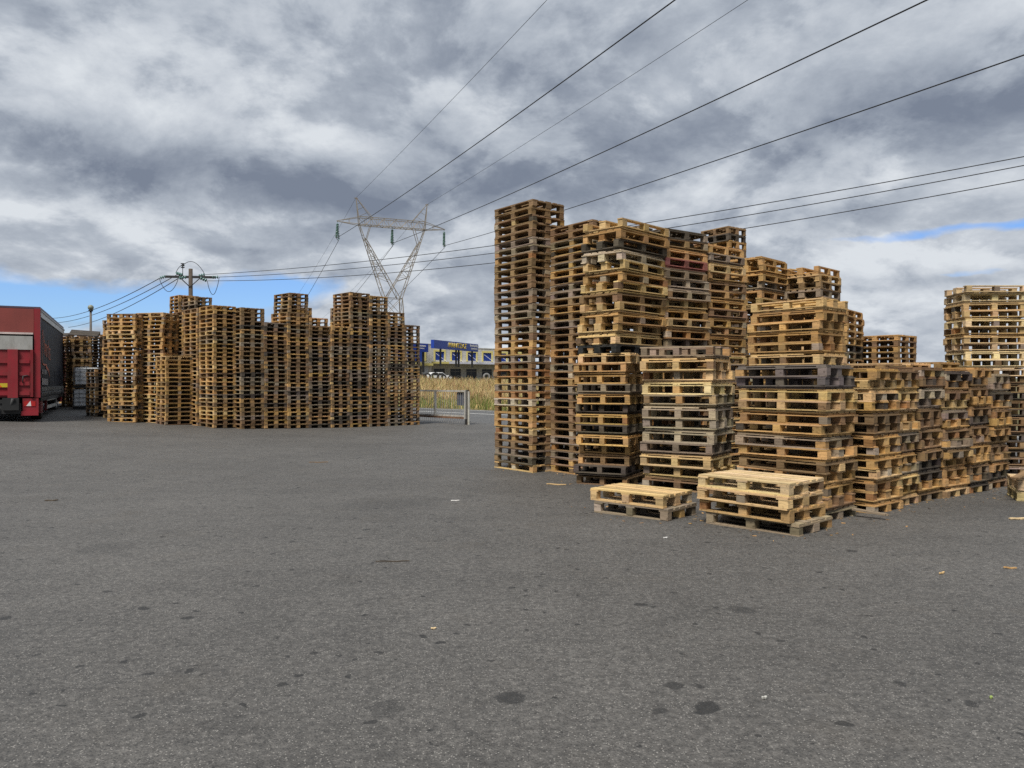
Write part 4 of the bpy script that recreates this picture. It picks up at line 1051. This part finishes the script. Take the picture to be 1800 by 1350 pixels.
def tyre(x, y, z, r, w, rz, lab, mat=RUBBER):
    o = MB()
    o.lathe((0, 0, r), [(r * .55, -w * .4), (r * .75, -w / 2), (r * .95, -w * .45), (r, -w * .25), (r, w * .25), (r * .95, w * .45), (r * .75, w / 2), (r * .55, w * .4), (r * .52, 0), (r * .55, -w * .4)], 26, 'Y')
    t = o.build('tyre', mat); t.location = (x, y, z); t.rotation_euler = (R(-8), 0, rz)
    tag(t, lab, 'tyre', 'tyres standing before the shop')
    return t
def atpx(px, d): return (px - 900) / 1340 * d
for px, d, r, rz, lab in ((765.5, 121, .62, .2, 'large black tyre standing right before the white car'), (773.5, 120, .52, -.1, 'black tyre leaning next to the large one by the white car'),
                          (780, 122, .45, .3, 'small black tyre at the tail of the white car'), (751.5, 122, .58, .1, 'black tyre standing before the dark shop doorway'), (746, 121, .50, .5, 'small black tyre at the far block end of the tyre row'),
                          (792, 123, .40, 0, 'small black tyre alone before the second shop window'), (806, 124, .38, .2, 'small black tyre before the third shop window')):
    tyre(atpx(px, d), d, BANK_TOP - .05, r, .34, rz, lab)
tyre(atpx(855.5, 126), 126, BANK_TOP - .1, .62, .4, .25, 'big grey tractor tyre standing before the dark shop entrance', plain('grey_rubber', (.20, .20, .20), .8, var=.2))

# ------------------------------------------------------------------ litter on the asphalt
def ground_bit(px, py_, ln, w, t, rz, col, name, lab, cat):
    d = 1.6 * 1340 / (py_ - 672); x = (px - 900) / 1340 * d
    m = MB(); n = 5
    rr = random.Random(px)
    for k in range(n):                                   # a torn, slightly bent sliver
        a, c = -ln / 2 + ln * k / n, -ln / 2 + ln * (k + 1) / n
        wa, wc = w * (.35 + .65 * math.sin(math.pi * (k + .3) / (n + .6))), w * (.35 + .65 * math.sin(math.pi * (k + 1.3) / (n + .6)))
        b = len(m.v); za, zc = t * .3 * math.sin(k * 1.7), t * .3 * math.sin((k + 1) * 1.7)
        for xx, ww, zz in ((a, wa, za), (c, wc, zc)):
            m.v += [(xx, -ww / 2, zz), (xx, ww / 2, zz), (xx, ww / 2, zz + t), (xx, -ww / 2, zz + t)]
        for q in ((0, 1, 5, 4), (1, 2, 6, 5), (2, 3, 7, 6), (3, 0, 4, 7)): m.f.append(tuple(b + i for i in q)); m.t.append((1, 1, 1)); m.sm.append(False)
        if k == 0: m.f.append((b, b + 3, b + 2, b + 1)); m.t.append((1, 1, 1)); m.sm.append(False)
        if k == n - 1: m.f.append((b + 4, b + 5, b + 6, b + 7)); m.t.append((1, 1, 1)); m.sm.append(False)
    o = m.build(name, WOOD_X); o.color = (*col, 1); o.location = (x, d, gz(x, d) + t * .45); o.rotation_euler = (0, 0, rz)
    return tag(o, lab, cat, 'litter on the asphalt')
W1, W2 = TONES['fresh'], (.75, .74, .72)
for a in ((978, 842, .34, .05, .012, -.35, W1, 'wood_splinter', 'long pale wood splinter lying before the contrast-coloured stack', 'splinter'),
          (1790, 909, .22, .07, .012, .1, TONES['pale'], 'wood_splinter', 'pale broken board piece lying at the edge of view', 'splinter'),
          (1776, 1000, .10, .022, .01, -.3, TONES['honey'], 'wood_splinter', 'honey-coloured splinter lying on open asphalt below the end-on row', 'splinter'),
          (1656, 1009, .08, .018, .01, .6, TONES['fresh'], 'wood_splinter', 'small pale splinter lying on open asphalt below the end-on row', 'splinter'),
          (762, 1106, .035, .02, .006, .3, TONES['pale'], 'wood_chip', 'tiny pale wood chip lying alone on the middle asphalt', 'wood chip'),
          (1170, 945, .05, .03, .006, .5, W2, 'paper_scrap', 'small white paper scrap near the lone low pile', 'paper'),
          (800, 872, .12, .05, .006, .2, W2, 'paper_scrap', 'white paper scrap on the asphalt before the tallest stack', 'paper'),
          (690, 988, .30, .008, .008, .05, TONES['dark'], 'twig', 'thin brown twig lying on the middle asphalt', 'twig'),
          (1344, 1229, .03, .018, .008, .4, (.45, .45, .42), 'pebble', 'pale stone chip beside a small hole in the asphalt', 'stone'),
          (560, 805, .4, .02, .012, .1, TONES['brown'], 'wood_splinter', 'brown wood splinter lying before the far block', 'splinter'),
          (90, 874, .16, .05, .012, .3, TONES['dark'], 'wood_splinter', 'dark flat wood piece lying near the lorry', 'splinter'),
          (1743, 1228, .03, .015, .006, .9, (.25, .33, .10), 'leaf', 'tiny green leaf lying on the dark asphalt', 'leaf')):
    ground_bit(*a)
zL = gz(7.3, 10.7) + .312
for (x0, y0, z0_, x1, y1, z1_, lab) in ((7.0, 10.6, .02, 7.55, 10.95, .14, 'loose weathered board lying slantwise on the low scrap pile'), (7.2, 10.45, .02, 7.8, 10.75, .10, 'second loose board lying over the low scrap pile'),
                                        (7.35, 10.3, .02, 8.0, 10.5, .05, 'loose board lying flat at the front of the scrap pile')):
    loose('loose_board', ((x0, y0, zL + z0_), (x1, y1, zL + z1_)), .11, .022, TONES['brown'], lab, 'board', 'boards on the scrap pile')
loose('loose_board', ((4.12, 9.32, .06), (4.42, 9.0, .035)), .07, .022, TONES['grey'], 'grey broken board sticking out between the broad and first end-on stacks', 'board')

# ------------------------------------------------------------------ sky, sun, camera
W = bpy.data.worlds.new('World'); SC.world = W; W.use_nodes = True
nt = W.node_tree; nt.nodes.clear()
out = nt.nodes.new('ShaderNodeOutputWorld')
SUN_EL, SUN_AZ = R(57), R(-155)                       # high, behind the camera and to its side
sky = nd(nt, 'ShaderNodeTexSky', sky_type='NISHITA'); sky.sun_disc = False; sky.sun_elevation = SUN_EL; sky.sun_rotation = SUN_AZ
sky.air_density = 1.0; sky.dust_density = .6; sky.ozone_density = 1.6
bg1 = nd(nt, 'ShaderNodeBackground', i_Strength=.115); nt.links.new(mixc(nt, 1.0, sky.outputs[0], (.70, .92, 1.32), 'MULTIPLY'), bg1.inputs[0])
tc = nd(nt, 'ShaderNodeTexCoord').outputs['Generated']
sp = nd(nt, 'ShaderNodeSeparateXYZ'); nt.links.new(tc, sp.inputs[0])
dx_, dy_, dz_ = sp.outputs
az = mth(nt, 'ARCTAN2', dx_, dy_); el = mth(nt, 'ARCSINE', dz_)
den = mth(nt, 'ADD', mth(nt, 'MAXIMUM', dz_, 0.0), .42)
cp = nd(nt, 'ShaderNodeCombineXYZ')
nt.links.new(mth(nt, 'DIVIDE', dx_, den), cp.inputs[0]); nt.links.new(mth(nt, 'DIVIDE', dy_, den), cp.inputs[1])
q = cp.outputs[0]
wv = nd(nt, 'ShaderNodeTexNoise', i_Scale=1.3, i_Detail=5.0, i_Roughness=.6); nt.links.new(q, wv.inputs['Vector'])
ws = nd(nt, 'ShaderNodeVectorMath', operation='SUBTRACT'); nt.links.new(wv.outputs['Color'], ws.inputs[0]); ws.inputs[1].default_value = (.5, .5, .5)
ae = nd(nt, 'ShaderNodeCombineXYZ'); nt.links.new(az, ae.inputs[0]); nt.links.new(el, ae.inputs[1])
wm = nd(nt, 'ShaderNodeVectorMath', operation='MULTIPLY_ADD'); nt.links.new(ws.outputs[0], wm.inputs[0]); wm.inputs[1].default_value = (.30, .11, 0); nt.links.new(ae.outputs[0], wm.inputs[2])
AE = wm.outputs[0]
def sky_pt(x, y):
    a = math.atan((x - 900) / 1340); return a, math.atan((672 - y) / 1340 * math.cos(a))
def blob(x, y, rx, ry, amt):
    a, e = sky_pt(x, y)
    s1 = nd(nt, 'ShaderNodeVectorMath', operation='SUBTRACT'); nt.links.new(AE, s1.inputs[0]); s1.inputs[1].default_value = (a, e, 0)
    s2 = nd(nt, 'ShaderNodeVectorMath', operation='MULTIPLY'); nt.links.new(s1.outputs[0], s2.inputs[0]); s2.inputs[1].default_value = (1340 / rx, 1340 / ry, 0)
    s3 = nd(nt, 'ShaderNodeVectorMath', operation='DOT_PRODUCT'); nt.links.new(s2.outputs[0], s3.inputs[0]); nt.links.new(s2.outputs[0], s3.inputs[1])
    return mth(nt, 'MULTIPLY', mth(nt, 'POWER', math.e, mth(nt, 'MULTIPLY', s3.outputs['Value'], -1.0)), amt)
def blobs(lst):
    t = None
    for b in lst:
        k = blob(*b); t = k if t is None else mth(nt, 'ADD', t, k)
    return t
DARKB = [(480, 320, 300, 62, .62), (640, 350, 130, 42, .40), (120, 262, 210, 60, .28), (770, 235, 150, 62, .45), (1010, 150, 210, 90, .28), (1640, 175, 260, 75, .46), (1760, 205, 150, 60, .14),
         (1372, 285, 62, 42, .40), (1350, 385, 150, 45, .42), (1060, 300, 110, 80, .40), (860, 330, 130, 55, .35), (640, 80, 330, 60, .16), (1625, 478, 62, 18, .50), (1765, 470, 60, 12, .50), (760, 482, 60, 9, .35),
         (420, 450, 60, 9, .30), (1480, 60, 300, 60, .20), (120, 60, 120, 60, .14), (560, 410, 200, 30, .22), (1250, 230, 140, 60, .2), (840, 120, 140, 60, .10),
         (260, 150, 250, 70, -.26), (80, 400, 260, 55, -.30), (880, 180, 90, 40, -.36), (1500, 330, 160, 40, -.28), (1730, 300, 170, 40, -.38), (1500, 460, 220, 45, -.38), (300, 395, 260, 30, -.28), (1230, 330, 60, 40, -.25),
         (1000, 440, 500, 60, -.16), (520, 250, 130, 40, -.20), (1180, 180, 160, 30, -.2), (1640, 600, 400, 90, -.12), (850, 560, 200, 60, -.12), (1640, 535, 230, 60, -.22), (1560, 445, 160, 28, -.16)]
BLUEB = [(110, 512, 230, 34, 1.0), (330, 530, 160, 28, .9), (470, 515, 90, 22, .6), (1650, 405, 170, 7, .66), (1780, 388, 60, 6, .5), (1690, 463, 50, 6, .45), (-300, 560, 300, 50, .8)]
n1 = noise(nt, q, 1.9, 11, .62, .35)
n2 = noise(nt, q, 6.5, 10, .64, .4)
n3 = noise(nt, q, .8, 4, .5)
dk = mth(nt, 'ADD', mth(nt, 'MULTIPLY', mth(nt, 'SUBTRACT', n1, .5), .75), mth(nt, 'MULTIPLY', mth(nt, 'SUBTRACT', n2, .5), .8))
dk = mth(nt, 'ADD', dk, mth(nt, 'MULTIPLY', mth(nt, 'SUBTRACT', n3, .5), .4))
dk = mth(nt, 'ADD', mth(nt, 'ADD', dk, mth(nt, 'MULTIPLY', blobs(DARKB), .62)), .40, clamp=False)
puff = noise(nt, q, 2.9, 12, .60, .2)
up_ = nd(nt, 'ShaderNodeVectorMath', operation='SCALE'); nt.links.new(q, up_.inputs[0]); up_.inputs['Scale'].default_value = .955
puff_up = noise(nt, up_.outputs[0], 2.9, 12, .60, .2)          # the same billows seen a little higher up: bright crowns, grey bases
pf = nd(nt, 'ShaderNodeMapRange', interpolation_type='SMOOTHSTEP'); nt.links.new(puff, pf.inputs[0]); pf.inputs[1].default_value = .455; pf.inputs[2].default_value = .545
rim = mth(nt, 'MULTIPLY', mth(nt, 'SUBTRACT', puff, puff_up), 1.5)
rim = mth(nt, 'MINIMUM', mth(nt, 'MAXIMUM', rim, -.14), .20)
dk = mth(nt, 'SUBTRACT', dk, mth(nt, 'ADD', rim, mth(nt, 'MULTIPLY', mth(nt, 'SUBTRACT', pf.outputs[0], .5), .20)))
cc = ramp(nt, dk, [(0.0, (.71, .75, .795)), (.22, (.575, .617, .675)), (.46, (.43, .475, .542)), (.76, (.28, .32, .39)), (1.0, (.195, .23, .30))])
# unseen low sky behind the viewer, dimmed so the pallet openings stay dark
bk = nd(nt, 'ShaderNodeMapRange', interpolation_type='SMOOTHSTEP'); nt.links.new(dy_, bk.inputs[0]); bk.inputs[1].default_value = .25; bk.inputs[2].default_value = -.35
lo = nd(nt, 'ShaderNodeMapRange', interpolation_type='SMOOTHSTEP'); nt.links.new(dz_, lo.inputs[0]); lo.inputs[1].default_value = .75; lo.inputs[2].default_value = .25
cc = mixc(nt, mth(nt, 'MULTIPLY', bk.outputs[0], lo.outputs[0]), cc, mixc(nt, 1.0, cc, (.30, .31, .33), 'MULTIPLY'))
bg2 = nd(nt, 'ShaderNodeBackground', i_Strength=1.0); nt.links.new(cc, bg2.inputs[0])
bl = mth(nt, 'ADD', blobs(BLUEB), mth(nt, 'MULTIPLY', mth(nt, 'SUBTRACT', n2, .5), .9))
bl = ramp(nt, bl, [(.25, (0,)), (.85, (1,))])
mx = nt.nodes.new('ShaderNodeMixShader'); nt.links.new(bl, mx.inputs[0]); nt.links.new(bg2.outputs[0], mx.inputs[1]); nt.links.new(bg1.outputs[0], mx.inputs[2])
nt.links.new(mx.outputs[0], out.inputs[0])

sun = bpy.data.lights.new('sun', 'SUN'); sun.energy = 4.1; sun.angle = R(20); sun.color = (1.0, .95, .86)
so = link(bpy.data.objects.new('sun', sun))
sd = Vector((math.sin(SUN_AZ) * math.cos(SUN_EL), math.cos(SUN_AZ) * math.cos(SUN_EL), math.sin(SUN_EL)))
so.rotation_euler = sd.to_track_quat('Z', 'Y').to_euler()
so.location = (0, -20, 40)

cam = bpy.data.cameras.new('camera'); co = link(bpy.data.objects.new('camera', cam))
cam.sensor_fit = 'HORIZONTAL'; cam.sensor_width = 36; cam.lens = 36 * 1340 / 1800
cam.clip_start = .1; cam.clip_end = 6000
co.location = (0, 0, 1.6)
co.rotation_euler = (R(90) - math.atan(3 / 1340), 0, 0)
SC.camera = co
SC.view_settings.view_transform = 'Standard'; SC.view_settings.look = 'None'
SC.view_settings.exposure = 0; SC.view_settings.gamma = 1
SC.cycles.max_bounces = 6; SC.cycles.diffuse_bounces = 1; SC.cycles.use_denoising = False
